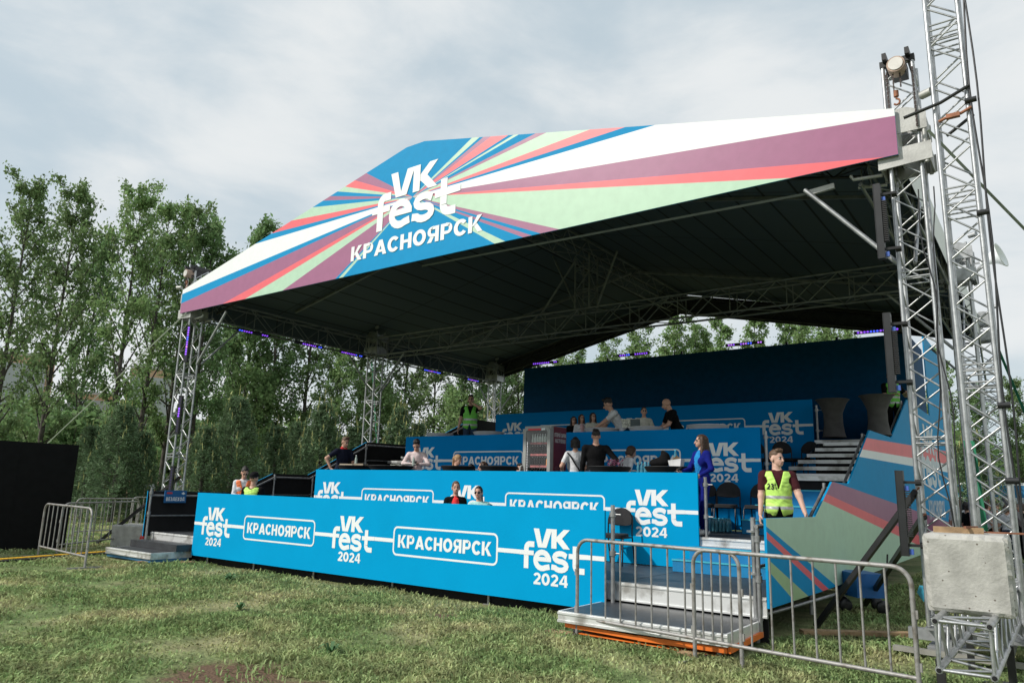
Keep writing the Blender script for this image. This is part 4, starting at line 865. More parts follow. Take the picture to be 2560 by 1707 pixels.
# ------------------------------------------------------------------ chairs
PADM, TUB = mat('chair_fabric', (.017, .017, .019), .9, var=.2, bump=.2), mat('chair_tube', (.010, .010, .011), .3, .4)
def make_chair():
    t = empty('black_chair')
    # seat with rounded front
    m = MB(); o = [(.20*math.copysign(abs(math.cos(a))**.6, math.cos(a)), -.02+.20*math.copysign(abs(math.sin(a))**.6, math.sin(a))) for a in np.linspace(0, 2*PI, 24, endpoint=False)]
    m.prism(o, lambda p: (p[0], p[1], .475), lambda p: (p[0], p[1], .43)); m.prism(o, lambda p: (p[0]*.93, p[1]*.93, .49), lambda p: (p[0]*.99, p[1]*.99, .476)); m.build('seat', PADM, t)
    m = MB(); o = [(.21*math.cos(a)*(1 if math.sin(a) > 0 else .98), (.19*math.sin(a) if math.sin(a) > 0 else -.09*abs(math.sin(a))**.35)) for a in np.linspace(0, 2*PI, 28, endpoint=False)]
    bk = lambda d: (lambda p: (p[0], .20+d+p[1]*.12+.035*(1-(p[0]/.21)**2), .70+p[1])); m.prism(o, bk(-.022), bk(.022)); m.build('backrest', PADM, t)
    for s in (-1, 1):
        build = mb('tube', [(s*.19, -.19, 0), (s*.19, -.16, .40), (s*.18, -.12, .435)], .0125, 8); build.build('leg', TUB, t)
        build = mb('tube', [(s*.215, .30, 0), (s*.213, .22, .30), (s*.21, .19, .50), (s*.213, .21, .70)]+[(s*.213*math.cos(R_(a)), .21+.045*math.sin(R_(a)), .70+.19*math.sin(R_(a))) for a in (20, 45, 70, 90)], .0125, 8); build.build('leg', TUB, t)
    m = MB(); m.tube([(-.19, -.15, .425), (.19, -.15, .425)], .011, 8); m.tube([(-.21, .19, .43), (.21, .19, .43)], .011, 8)
    for s in (-1, 1): m.tube([(s*.19, -.15, .425), (s*.21, .19, .43)], .011, 8)
    m.build('seat_frame', TUB, t)
    return t
ch0 = make_chair(); tag(ch0, 'black padded chair standing alone against the second blue banner', 'chair', 'black padded chairs on the stage'); place(ch0, (-5.86, 10.92, .522), R_(6))
CH = [(-4.93, 13.5, 1.024, 8, 'black folding chair over the pack of water bottles'), (-4.36, 13.52, 1.024, -6, 'black chair just left of the blue steps beside the steward'), (-5.4, 13.55, 1.024, 12, 'black chair half hidden by the woman in velvet tracksuit'),
      (-5.45, 17.5, 2.064, 60, 'stacked looking black chair behind the third banner corner'), (-4.97, 17.5, 2.064, 30, 'black chair behind the head of the steward numbered 231'), (-4.55, 17.6, 2.064, -20, 'black chair at the left edge of the aluminium stairs'),
      (-6.87, 9.35, .522, 180, 'leftmost of the chair tops peeking over the front banner'), (-6.40, 9.33, .522, 184, 'second chair top from the left peeking over the front banner'), (-5.98, 9.32, .522, 178, 'third chair top from the left peeking over the front banner'), (-5.60, 9.3, .522, 182, 'rightmost of the chair tops peeking over the front banner'),
      (-8.42, 9.95, .522, 42, 'chair under the woman in black leather jacket'), (-7.93, 10.05, .522, 30, 'chair under the woman in mint top'), (-13.95, 9.42, .682, 62, 'chair under the woman in orange vest')]
for x, y, z, a, lb in CH: place(copy_tree(ch0), (x, y, z), R_(a), lb)
m = MB(); m.box(-14.5, 8.98, .521, -13.7, 9.9, .68); tag(m.build('low_riser', BLACK), 'low black riser under the woman in orange vest at the left banner end', 'riser'); m = MB(); m.box(-13.66, 8.95, .523, -13.12, 9.36, .93, 0); m.box(-13.67, 8.94, .90, -13.11, 9.37, .925, 1); tag(m.build('flight_case', [BLKPLA, STEEL]), 'black flight case the steward in the black cap sits on', 'case')
# ------------------------------------------------------------------ drinks fridge, facing the grass, red side to the right
FX0, FX1, FY0, FY1, FZ = -9.0, -8.33, 12.72, 13.3, 1.022
fr = tag(empty('drinks_fridge', ((FX0+FX1)/2, (FY0+FY1)/2, FZ)), 'grey drinks fridge with glass door and dark red printed side', 'fridge')
GREYM, DRED = mat('fridge_grey', (.30, .31, .30), .45, var=.06), mat('fridge_dark_red', (.14, .014, .024), .4, var=.15)
def FP(m, n, mm, par=None): o = m.build(n, mm); o.parent = par or fr; o.location = (-(FX0+FX1)/2, -(FY0+FY1)/2, -FZ) if not par else (0, 0, 0); return o
m = MB(); m.box(FX0, FY1-.03, FZ+.08, FX1, FY1, FZ+1.98); m.box(FX0, FY0, FZ+.08, FX0+.03, FY1-.03, FZ+1.98); m.box(FX1-.03, FY0, FZ+.08, FX1, FY1-.03, FZ+1.98); m.box(FX0+.03, FY0, FZ+1.90, FX1-.03, FY1-.03, FZ+1.98); m.box(FX0+.03, FY0, FZ+.08, FX1-.03, FY1-.03, FZ+.22); FP(m, 'cabinet', GREYM)
m = MB(); m.box(FX0+.035, FY1-.05, FZ+.22, FX1-.035, FY1-.032, FZ+1.9); FP(m, 'back_liner', mat('fridge_liner', (.05, .06, .055), .5))
sidep = MB(); sidep.box(FX1+.002, FY0+.09, FZ+.09, FX1+.008, FY1-.002, FZ+1.97); sp_ = FP(sidep, 'side_print', DRED)
WP = mat('side_white_print', (.62, .60, .60), .6)
for s, z, w in (('ОТКРОЙ ЗАРЯД', 1.80, .45), ('НАСТРОЕНИЯ', 1.68, .40)): text_part('lettering', s, w, .085, WP, sp_, (lambda z: (lambda u, v, d: (FX1+.009+d, (FY0+FY1)/2+.045+u, FZ+z+v)))(z))
m = MB()   # three tall bottle shapes with bursts of fizz, as a faint print
for u, zt in ((-.10, 1.02), (.12, 1.22)):
    for r, a, b in ((.055, 0.1, zt-.1), (.022, zt-.1, zt)): m.add([(FX1+.010, 13.03+u-r, FZ+a+.01), (FX1+.010, 13.03+u+r, FZ+a+.01), (FX1+.010, 13.03+u+r, FZ+b), (FX1+.010, 13.03+u-r, FZ+b)], [(0, 1, 2, 3)], 0)
    for k in range(9):
        an = R_(40+k*12); m.add([(FX1+.0105, 13.03+u, FZ+zt), (FX1+.0105, 13.03+u+.12*math.cos(an), FZ+zt+.14*math.sin(an)), (FX1+.0105, 13.03+u+.12*math.cos(an+.05), FZ+zt+.14*math.sin(an+.05))], [(0, 1, 2)], 1)
b_ = m.build('bottle_print', [mat('print_dark_bottle', (.03, .008, .01), .5), mat('print_fizz', (.32, .22, .22), .6)]); b_.parent = sp_
m = MB(); q = strip(arc(FX1-.10, FZ+1.85, .07, .07, 0, 90, 5)+arc(FX0+.10, FZ+1.85, .07, .07, 90, 180, 5)+[(FX0+.03, FZ+.15), (FX1-.03, FZ+.15)], .075, True)
for e in q: m.add([(p[0], FY0-.05, p[1]) for p in e]+[(p[0], FY0-.01, p[1]) for p in e], [(0, 1, 2, 3), (7, 6, 5, 4), (0, 4, 5, 1), (1, 5, 6, 2), (2, 6, 7, 3), (3, 7, 4, 0)])
dr = FP(m, 'door', GREYM)
h_ = mb('tube', [(FX0-.02, FY0-.06, FZ+.75), (FX0-.03, FY0-.10, FZ+.78), (FX0-.03, FY0-.10, FZ+1.12), (FX0-.02, FY0-.06, FZ+1.15)], .02, 8).build('handle', GREYM); h_.parent = dr
m = MB(); m.box(FX0+.12, FY0-.056, FZ+1.885, FX1-.22, FY0-.051, FZ+1.925, 0); m.box(FX1-.21, FY0-.056, FZ+1.885, FX1-.12, FY0-.051, FZ+1.925, 1)
l_ = m.build('header_label', [mat('label_red', (.62, .05, .06), .5), WHITE]); l_.parent = dr
gm_ = bpy.data.materials.new('door_glass'); gm_.use_nodes = True; _t = gm_.node_tree
_a = _t.nodes.new('ShaderNodeBsdfTransparent'); _b2 = _t.nodes.new('ShaderNodeBsdfGlossy'); _b2.inputs['Roughness'].default_value = .03; _c = _t.nodes.new('ShaderNodeMixShader'); _c.inputs[0].default_value = .045
_t.links.new(_a.outputs[0], _c.inputs[1]); _t.links.new(_b2.outputs[0], _c.inputs[2]); _t.links.new(_c.outputs[0], _t.nodes['Material Output'].inputs[0])
g_ = MB(); g_.box(FX0+.07, FY0-.032, FZ+.19, FX1-.07, FY0-.028, FZ+1.88); g_ = g_.build('glass', gm_); g_.parent = dr
m = MB()
for k in range(40): m.box(FX0+.058, FY0+.0, FZ+.3+k*.034, FX0+.070, FY0+.006, FZ+.318+k*.034)
FP(m, 'light_strip', mat('fridge_led', (.9, .9, .9), .5, emit=(1, 1, 1, .9)))
SHZ = (.91, 1.15, 1.39, 1.63)
for z in SHZ[:4]:
    m = MB(); m.box(FX0+.035, FY0+.05, FZ+z-.012, FX1-.035, FY1-.06, FZ+z, 0); m.box(FX0+.12, FY0+.035, FZ+z-.03, FX1-.06, FY0+.049, FZ+z+.012, 1); FP(m, 'shelf', [GREYM, mat('price_strip', (.34, .09, .09), .6, var=.5, scale=14)])
def bottle(x, y, z, h, r, m, capm, lb, grp, name='drink_bottle'):
    t = tag(empty(name, (x, y, z)), lb, 'bottle', grp)
    c = MB(); c.lathe([(r*.9, 0), (r, .01), (r, h*.35), (r*.92, h*.42), (r, h*.5), (r*.95, h*.62), (r*.5, h*.83), (r*.38, h*.9), (r*.38, h*.93)], n=10); c.build('bottle_body', m, t)
    c = MB(); c.lathe([(r*.46, h*.92), (r*.46, h), (.001, h)], n=8); c.build('cap', capm, t)
    return t
COLA, CLEAR, FANTA, RCAP, WCAP = mat('cola', (.010, .004, .004), .45, spec=.15, var=.2), mat('clear_drink', (.40, .47, .43), .15, var=.1), mat('orange_drink', (.85, .30, .02), .2), mat('red_cap', (.45, .03, .03), .5), mat('white_cap', (.72, .73, .74), .5)
protos = {}
def rep_bottle(key, *a):
    if key not in protos: protos[key] = bottle(*a); return protos[key]
    c = copy_tree(protos[key]); c.location = a[:3]; c['label'] = a[7]; c['group'] = a[8]; return c
for si, z in enumerate(SHZ[:4]):
    for i in range(7):
        x, y = FX0+.14+i*.064, FY0+.10
        if si == 3: rep_bottle('clear', x, y, FZ+z+.001, .19, .027, CLEAR, WCAP, 'clear drink bottle with white cap on the top shelf of the fridge', 'clear bottles in the fridge')
        elif si == 1 and i == 6: bottle(x, y, FZ+z+.001, .20, .030, FANTA, WCAP, 'orange drink bottle at the right end of a fridge shelf', 'bottles in the fridge')
        else: rep_bottle('cola', x, y, FZ+z+.001, .19, .027, COLA, RCAP if si == 2 else WCAP, 'dark cola bottle in a row on a middle fridge shelf', 'cola bottles in the fridge')
# ------------------------------------------------------------------ bottles, boxes and bags on the tables
AQUA = mat('blue_water_bottle', (.12, .42, .55), .12, var=.15); AQUA.node_tree.nodes['Principled BSDF'].inputs['Transmission Weight'].default_value = .5
ACAP = mat('aqua_cap', (.05, .40, .60), .4)
for i in range(6): rep_bottle('aqua', -6.26+.075*(i % 3)+.1*(i > 2)-.03, 12.62+.08*(i//3), 2.005, .24, .03, AQUA, ACAP, 'blue water bottle in the cluster on the white counter', 'blue water bottles on the counter')
for r in range(3):
    for i in range(6): rep_bottle('aqua', -5.16+.068*i, 13.22+.07*r, 1.026, .235, .03, AQUA, ACAP, 'blue water bottle in the pack on the floor under the black chairs', 'packed water bottles on the floor')
bottle(-13.38, 11.95, 2.14, .24, .032, CLEAR, WCAP, 'clear water bottle beside the cardboard on a black table', None)
bottle(-11.78, 12.25, 2.14, .22, .032, CLEAR, WCAP, 'pale bottle in front of the man in the pale pink shirt', None)
bottle(-5.33, 12.15, 2.14, .30, .033, AQUA, ACAP, 'tall blue bottle behind the black bag', None)
m = MB(); m.box(-6.95, 12.4, 1.022, -5.7, 12.8, 1.96); m.box(-7.0, 12.36, 1.962, -5.65, 12.84, 2.0); tag(m.build('serving_counter', mat('counter_white', (.62, .63, .62), .5, var=.05)), 'white serving counter behind the black cocktail tables', 'counter')
m = MB(); m.obox((-13.62, 11.95, 2.155), (.17, .05, 0), (-.04, .13, 0), (0, 0, .014)); tag(m.build('cardboard', mat('pale_cardboard', (.48, .40, .30), .9)), 'flattened pale cardboard on a black table', 'cardboard')
m = MB(); m.obox((-13.28, 12.02, 2.16), (.13, .03, .0), (-.02, .1, 0), (0, 0, .02)); tag(m.build('cardboard_box', mat('brown_cardboard', (.33, .27, .20), .9)), 'small brown cardboard tray beside the clear bottle', 'box')
m = MB()
for i in range(7): m.obox((-12.1+.09*i+random.uniform(-.02, .02), 12.05+random.uniform(-.12, .1), 2.15+.004*i), (.06, .02, 0), (-.02, .05, 0), (0, 0, .006), i % 2)
tag(m.build('papers', [mat('paper_pile', (.5, .5, .45), .9), mat('dark_paper', (.10, .11, .10), .9)]), 'litter of papers on the table of the man in pink', 'papers')
V, Q, mi = sdf_mesh([E_((0, 0, .07), (.17, .10, .08), 0), E_((.08, .02, .14), (.09, .08, .10), 0), C_((.1, 0, .2), (.04, .02, .25), .035, .03, 0), E_((-.12, 0, .05), (.07, .07, .05), 0)], .012, .02)
o = to_obj('handbag', [(V, Q, np.zeros(len(Q), int))], None, [BK]); o.location = (-5.55, 12.0, 2.14); tag(o, 'slouched black bag on the right black table', 'bag')
m = MB(); m.add([(-.10, -.07, 0), (.10, -.07, 0), (.10, .07, 0), (-.10, .07, 0), (-.12, -.085, .10), (.12, -.085, .13), (.12, .085, .12), (-.12, .085, .12)], [(0, 3, 2, 1), (0, 1, 5, 4), (1, 2, 6, 5), (2, 3, 7, 6), (3, 0, 4, 7)]); m.add([(-.1, -.06, .08), (.03, -.05, .19), (.1, .06, .10), (-.06, .07, .17)], [(0, 1, 2), (0, 2, 3)], 1)
o = m.build('paper_food_box', [mat('paper_white', (.68, .68, .70), .9), mat('kraft_paper', (.50, .33, .20), .9)], loc=(-5.24, 11.98, 2.14)); tag(o, 'open white paper food box beside the black bag', 'box')
rg = np.random.default_rng(2); m = MB()
for i in range(150):
    a, r, h = rg.uniform(0, 2*PI), rg.uniform(0, .17)**1, rg.uniform(.02, .12); c = Vector((r*math.cos(a), r*math.sin(a)*.7, h)); d = Vector(rg.normal(0, 1, 3)).normalized()*.018; e = Vector(rg.normal(0, 1, 3)).normalized()*.018; m.add([c-d, c+e, c+d, c-e], [(0, 1, 2, 3)])
o = m.build('flowers', mat('purple_flowers', (.16, .05, .10), .9, island=.4), loc=(-6.5, 12.1, 2.14)); tag(o, 'bunch of dark purple flowers on a black table', 'flowers')
m = MB(); m.obox((-7.55, 14.7, 3.2), (.15, .05, 0), (-.01, .03, 0), (-.03, .02, .10)); m.obox((-7.38, 14.68, 3.19), (.10, .03, 0), (-.005, .02, 0), (0, 0, .09), 1); tag(m.build('tote_bag', [mat('patterned_bag', (.45, .45, .40), .9, var=.6, scale=30), mat('dark_card', (.08, .10, .11), .8)]), 'patterned cream bag on the white table before the woman in white jacket', 'bag')
# ------------------------------------------------------------------ crowd barriers
def make_barrier(W_=2.1, H=1.1, nb=9):
    t = empty('crowd_barrier'); r = .15
    m = MB(); pts = [(-W_/2, 0, .02), (-W_/2, 0, H-r)]+[(-W_/2+r-r*math.cos(R_(a)), 0, H-r+r*math.sin(R_(a))) for a in range(15, 90, 15)]+[(-W_/2+r, 0, H), (W_/2-r, 0, H)]+[(W_/2-r+r*math.sin(R_(a)), 0, H-r+r*math.cos(R_(a))) for a in range(15, 90, 15)]+[(W_/2, 0, H-r), (W_/2, 0, .02)]
    m.tube(pts, .021, 10); m.tube([(-W_/2, 0, .21), (W_/2, 0, .21)], .019, 10); m.build('frame', BARR, t)
    for i in range(1, nb+1):
        x = -W_/2+W_*i/(nb+1); mb('tube', [(x, 0, .21), (x, 0, H)], .0105, 7).build('bar', BARR, t)
    for s in (-1, 1):
        mb('box', s*W_/2-.02, -.30, 0, s*W_/2+.02, .30, .025).build('foot', BARR, t)
        m = MB(); m.bar((s*W_/2, 0, .72), (s*(W_/2+.035), 0, .72), .02, .07); m.bar((s*W_/2, 0, .30), (s*(W_/2+.035), 0, .30), .02, .07); m.build('hook', BARR, t)
    return t
BARR = mat('barrier_galvanised', (.25, .245, .24), .55, .35, var=.25, scale=12, bump=.1, dirt=(.17, .15, .13))
def between(a, b): return ((a[0]+b[0])/2, (a[1]+b[1])/2, 0), math.atan2(b[1]-a[1], b[0]-a[0])
BA = [((-4.70, 7.80), (-2.63, 7.50), 'grey crowd barrier in front of the right step platform'), ((-3.14, 7.56), (-1.06, 7.28), 'nearest grey crowd barrier overlapping the other at the right'),
      ((-17.70, 7.05), (-14.85, 6.75), 'grey crowd barrier beside the black screen at the left'), ((-17.78, 7.45), (-19.6, 10.1), 'grey crowd barrier receding behind the left one towards the trees'), ((-21.9, 9.5), (-22.4, 11.5), 'far grey crowd barrier behind the concrete block'), ((-24.2, 12.2), (-24.5, 14.2), 'farthest grey crowd barrier beside the left side wall')]
b0 = make_barrier(); tag(b0, 'x', 'barrier', 'grey crowd control barriers')
for i, (p, q, lb) in enumerate(BA):
    b = b0 if i == 0 else copy_tree(b0); loc, rz = between(p, q); place(b, loc, rz, lb); b.scale.x = math.dist(p, q)/2.1
# ------------------------------------------------------------------ rough concrete ballast blocks
_t = CONC.node_tree; _b = _t.nodes['Principled BSDF']; _src = _b.inputs['Base Color'].links[0].from_socket
_c = _t.nodes.new('ShaderNodeTexCoord'); _v = _t.nodes.new('ShaderNodeTexVoronoi'); _v.inputs['Scale'].default_value = 24; _t.links.new(_c.outputs['Object'], _v.inputs['Vector'])
_n = _t.nodes.new('ShaderNodeTexNoise'); _n.inputs['Scale'].default_value = 9; _t.links.new(_c.outputs['Object'], _n.inputs[0])
_k = _t.nodes.new('ShaderNodeMath'); _k.operation = 'MULTIPLY'; _k.inputs[1].default_value = .32; _t.links.new(_n.outputs[0], _k.inputs[0])
_l = _t.nodes.new('ShaderNodeMath'); _l.operation = 'LESS_THAN'; _t.links.new(_v.outputs['Distance'], _l.inputs[0]); _t.links.new(_k.outputs[0], _l.inputs[1])
_r = _t.nodes.new('ShaderNodeMath'); _r.operation = 'GREATER_THAN'; _r.inputs[1].default_value = .72; _s3 = _t.nodes.new('ShaderNodeSeparateColor'); _t.links.new(_v.outputs['Color'], _s3.inputs[0]); _t.links.new(_s3.outputs[0], _r.inputs[0])
_m = _t.nodes.new('ShaderNodeMath'); _m.operation = 'MULTIPLY'; _t.links.new(_l.outputs[0], _m.inputs[0]); _t.links.new(_r.outputs[0], _m.inputs[1])
_x = _t.nodes.new('ShaderNodeMixRGB'); _x.inputs[2].default_value = (.15, .13, .11, 1); _t.links.new(_m.outputs[0], _x.inputs[0]); _t.links.new(_src, _x.inputs[1]); _t.links.new(_x.outputs[0], _b.inputs['Base Color'])
def block(sx, sy, sz, seed, name, lb, loc, rz=0, grp='concrete ballast blocks', m_=None):
    r = np.random.default_rng(seed); bm = bmesh.new(); bmesh.ops.create_cube(bm, size=1)
    bmesh.ops.subdivide_edges(bm, edges=bm.edges, cuts=14, use_grid_fill=True)
    ph = r.uniform(0, 6, (5, 3))
    for v in bm.verts:
        c = Vector((v.co.x*sx, v.co.y*sy, (v.co.z+.5)*sz)); e = sorted([abs(abs(v.co.x)-.5), abs(abs(v.co.y)-.5), abs(abs(v.co.z)-.5)])
        n = .4*sum(math.sin(c.x*f_+ph[k][0])*math.sin(c.y*f_+ph[k][1])*math.sin(c.z*f_*1.1+ph[k][2])/(k+1) for k, f_ in enumerate((9, 17, 31, 53, 80)))
        edge = 1 if e[1] < .04 else 0
        k = 1-.012*n/2-edge*(.03+.035*r.random()); v.co = Vector((c.x*k, c.y*k, sz/2+(c.z-sz/2)*k))
    me = bpy.data.meshes.new(name); bm.to_mesh(me); bm.free(); me.materials.append(m_ or CONC); o = bpy.data.objects.new(name, me); COL.objects.link(o); o.location = loc; o.rotation_euler.z = rz; tag(o, lb, 'concrete block', grp)
    return o
block(.60, .80, .61, 4, 'concrete_block', 'big pitted concrete block on the horizontal truss at the right', (-.62, 7.32, .80), R_(2))
block(.9, .8, .55, 9, 'concrete_block', 'concrete ballast block behind the left step platform', (-18.9, 9.75, 0), R_(30))
block(1.2, .6, 1.12, 12, 'concrete_block', 'concrete block at the right picture edge behind the mast', (.55, 10.4, 0), R_(-8))
block(.8, .5, .7, 15, 'concrete_block', 'low concrete block standing between tower and mast', (-.45, 11.4, 0), R_(10))
m = MB(); m.bar((-.86, 7.28, 1.43), (-.5, 7.32, 1.43), .09, .055); m.bar((-.5, 7.33, 1.425), (-.2, 7.4, 1.425), .02, .014, mi=1); m.bar((-.62, 7.2, 1.46), (-.55, 7.4, 1.46), .02, .02, mi=1)
tag(m.build('lifting_timber', [WOOD, RUST]), 'old wooden batten with wire lying on the big concrete block', 'timber')
t = tag(empty('ballast_truss', (-.63, 6.42, .63)), 'horizontal aluminium truss carrying the concrete block', 'truss')
m = MB(); truss(m, (0, 0, 0), (.05, 3.9, 0), .339, .339, step=.24, cr=.0265, br=.0125)
for i, j in ((-1, -1), (1, -1), (1, 1), (-1, 1)): m.tube([(i*.17, -.01, j*.17), (i*.17, .0, j*.17)], .017, 8, 1)
P4_ = [(-.17, .02, -.17), (.17, .02, -.17), (.17, .02, .17), (-.17, .02, .17)]
for k in range(4): m.tube([P4_[k], P4_[(k+1) % 4]], .0135, 6)
m.build('truss_frame', [ALU, BLACK], t)
for x, y in ((-.20, .35), (.2, 1.4), (-.2, 2.6), (.25, 3.4)): mb('box', x-.03, y-.03, -.63, x+.03, y+.03, -.15).build('leg', BLKMET, t)
# braces, planks and cart at the foot of the right side panel
def strut(a, b, lb, grp='black diagonal struts of the towers'):
    m = MB(); m.bar(a, b, .06, .06); d = (Vector(b)-Vector(a)).normalized(); m.tube([Vector(b)-d*.02, Vector(b)+d*.05], .012, 6, 1); tag(m.build('diagonal_strut', [BLKMET, RUST]), lb, 'strut', grp)
strut((-2.62, 10.25, .06), (-1.27, 9.62, 1.78), 'long black strut from the grass to the front right tower')
strut((-2.55, 12.9, .06), (-1.25, 9.9, 1.5), 'second black strut behind the long one at the right')
strut((-.62, 13.6, 1.75), (.1, 10.6, .7), 'rusty ended black strut seen through the mast'); strut((-.55, 14.2, 1.5), (.3, 10.9, .5), 'black strut just behind the rusty ended one')
strut((-19.75, 9.2, .06), (-17.1, 9.7, 1.75), 'black strut of the front left tower over the barriers')
m = MB(); m.bar((-2.66, 9.72, .06), (-1.5, 10.6, .06), .14, .05); tag(m.build('plank', WOOD), 'weathered plank on the grass below the long strut', 'plank')
m = MB(); m.bar((-1.6, 9.45, .07), (-.35, 9.35, .07), .09, .05); tag(m.build('base_beam', mat('pale_beam', (.24, .235, .21), .8, var=.2)), 'pale base beam at the foot of the front right tower', 'beam')
m = MB(); m.bar((-.6, 8.3, .02), (.8, 9.1, .02), .5, .03); tag(m.build('plywood_mat', DECK), 'dark plywood mat under the ballast truss', 'mat')
t = tag(empty('hand_cart', (-2.5, 12.4, 0)), 'small blue hand cart under the printed side panel', 'cart')
m = MB(); m.obox((0, 0, .42), (.16, .14, 0), (-.19, .22, 0), (0, 0, .17)); m.build('tray', mat('cart_blue', (.01, .11, .34), .5), t)
for a in ((-.18, -.18), (.3, -.02), (-.3, .16), (.16, .34)): w_ = MB(); w_.lathe([(.02, -.025), (.09, -.025), (.10, 0), (.09, .025), (.02, .025)], n=14); o = w_.build('wheel', BLKPLA, t, loc=(a[0], a[1], .11)); o.rotation_euler = (PI/2, 0, .6)
m = MB(); m.tube([(.3, .3, .25), (.34, .4, .85)], .014, 6); m.build('handle', BLKMET, t)
m = MB(); m.obox((-1.5, 12.6, .35), (.2, .1, .0), (-.05, .1, .05), (.02, 0, .05)); tag(m.build('plastic_bag', mat('cyan_plastic', (.05, .35, .50), .4)), 'scrap of cyan plastic behind the front right tower', 'bag')
# ------------------------------------------------------------------ black screen, cable cover, sign, extinguisher on the left
m = MB(); m.box(-20.3, 3.2, .02, -19.38, 8.28, 2.46)
for k in range(4): m.box(-19.379, 3.3+k*1.24, .1, -19.376, 3.31+k*1.24, 2.4)
tag(m.build('black_screen', mat('screen_black', (.0035, .0038, .0042), .75, var=.3, spec=.2)), 'tall matt black screen wall at the left picture edge', 'screen')
m = MB(); yp = [(-16.6, 2.5), (-16.95, 5.8), (-17.55, 8.4), (-18.2, 9.6)]
for a, b in zip(yp[:-1], yp[1:]):
    m.bar((a[0], a[1], .028), (b[0], b[1], .028), .14, .05); m.bar((a[0]+.16, a[1]-.02, .022), (b[0]+.16, b[1]-.02, .022), .16, .03, mi=1)
tag(m.build('cable_protector', [mat('yellow_rubber', (.75, .42, .02), .6), mat('black_rubber', (.015, .015, .015), .7)]), 'yellow lidded black cable protector across the grass at the left', 'cable protector')
t = tag(empty('hanging_sign', (-16.57, 9.34, 1.30), R_(90)), 'small blue sign hanging on the rail at the left entrance', 'sign')
m = MB(); m.box(-.265, -.012, -.14, .265, .012, .14); m.build('board', mat('sign_blue', (.01, .12, .33), .6, var=.03), t)
text_part('lettering', 'ВЕЗДЕХОД', .45, .085, WHITE, t, lambda u, v, d: (u, -.013-d, -.055+v))
m = MB(); m.box(-.22, -.016, .06, -.09, -.013, .10, 0); m.add([(.13, -.015, .07), (.18, -.015, .045), (.23, -.015, .07), (.18, -.015, .11)], [(0, 1, 2, 3)], 1); m.build('emblem', [mat('label_red', (.62, .05, .06), .5), WHITE], t)
t = tag(empty('fire_extinguisher', (-18.05, 9.46, .0)), 'red fire extinguisher beside the left concrete block', 'fire extinguisher')
m = MB(); m.lathe([(.07, .0), (.085, .02), (.085, .38), (.06, .44), (.03, .46), (.03, .5)], n=16); m.build('cylinder', mat('extinguisher_red', (.45, .02, .02), .35), t)
m = MB(); m.bar((-.06, 0, .52), (.05, 0, .54), .02, .02); m.tube([(.03, 0, .5), (.12, 0, .45), (.13, 0, .2)], .012, 6); m.build('valve', BLKMET, t); t.scale = (.75, .75, .75)
# ------------------------------------------------------------------ weeds in the lawn
for wx, wy, s, lb in ((-11.5, 7.6, 1.0, 'broad leaved weed clump on the lawn before the left logo of the front banner'), (-5.95, 5.15, .8, 'small dark weed clump just behind the bare earth patch'), (-8.9, 6.1, .7, 'small weed clump in the middle of the lawn')):
    rg = np.random.default_rng(int(-wx*10)); m = MB()
    for k in range(16):
        a, l = k*2.4, rg.uniform(.10, .22)*s; d = Vector((math.cos(a), math.sin(a), 0)); n = Vector((-d.y, d.x, 0))*.024*s; u = Vector((0, 0, rg.uniform(.05, .16)*s)); p = [Vector((0, 0, 0)), d*l*.5+u, d*l+u*.75]
        m.add([p[0]-n*.3, p[0]+n*.3, p[1]+n, p[1]-n, p[2]], [(0, 1, 2, 3), (3, 2, 4)])
    tag(m.build('weed', mat('weed_leaf', (.06, .13, .045), .6, island=.3), loc=(wx, wy, 0)), lb, 'weed', 'weeds in the lawn')
# ------------------------------------------------------------------ LED battens
LEDS = [mat('led_violet', (.3, .1, .9), .4, emit=(.22, .06, .8, 1.1)), mat('led_blue', (.1, .1, .9), .4, emit=(.05, .09, .9, 1.3)), mat('led_pink', (.8, .2, .9), .4, emit=(.42, .16, .8, 1.1)), mat('led_off', (.05, .04, .10), .2)]
def led(c, ax, face, Ln, pat, lb, grp):
    c, ax, fc = Vector(c), Vector(ax).normalized(), Vector(face).normalized(); u = ax.cross(fc)
    t = tag(empty('led_batten', c), lb, 'led light', grp)
    m = MB(); m.obox((0, 0, 0), ax*Ln/2, u*.045, fc*.04); 
    for e in (-1, 1): m.obox(ax*e*Ln*.5, ax*.012, u*.05, fc*.045); m.obox(ax*e*Ln*.33-fc*.06, ax*.02, u*.02, fc*.03)
    m.build('housing', BLKPLA, t); m = MB(); n = len(pat); q = fc.orthogonal().normalized()
    for i, ch in enumerate(pat):
        o = ax*((i+.5)/n-.5)*Ln*.92+fc*.0415; r = min(.034, Ln/n*.36)
        m.add([o+(ax*math.cos(a)+u*math.sin(a))*r for a in np.linspace(0, 2*PI, 9)[:-1]], [tuple(range(8))], 'vbpo'.index(ch))
    m.build('lamps', LEDS, t)
G1, G2 = 'LED battens under the left roof edge', 'LED battens on the backdrop wall'
for y, pat, lb in ((11.25, 'bbvvvvoooovvv', 'LED batten nearest the front left tower under the roof edge'), (13.1, 'ooovvvpvvvobb', 'second LED batten along the left roof edge'), (14.75, 'vvpvvvvvbobbo', 'LED batten just before the middle left tower'), (18.4, 'bbbvvpvbvbbbo', 'LED batten just behind the middle left tower'), (20.6, 'oobvvpvvvvboo', 'LED batten nearest the rear left tower')):
    led((-17.0, y, 5.63), (0, 1, 0), (.75, -.45, -.5), 1.0, pat, lb, G1)
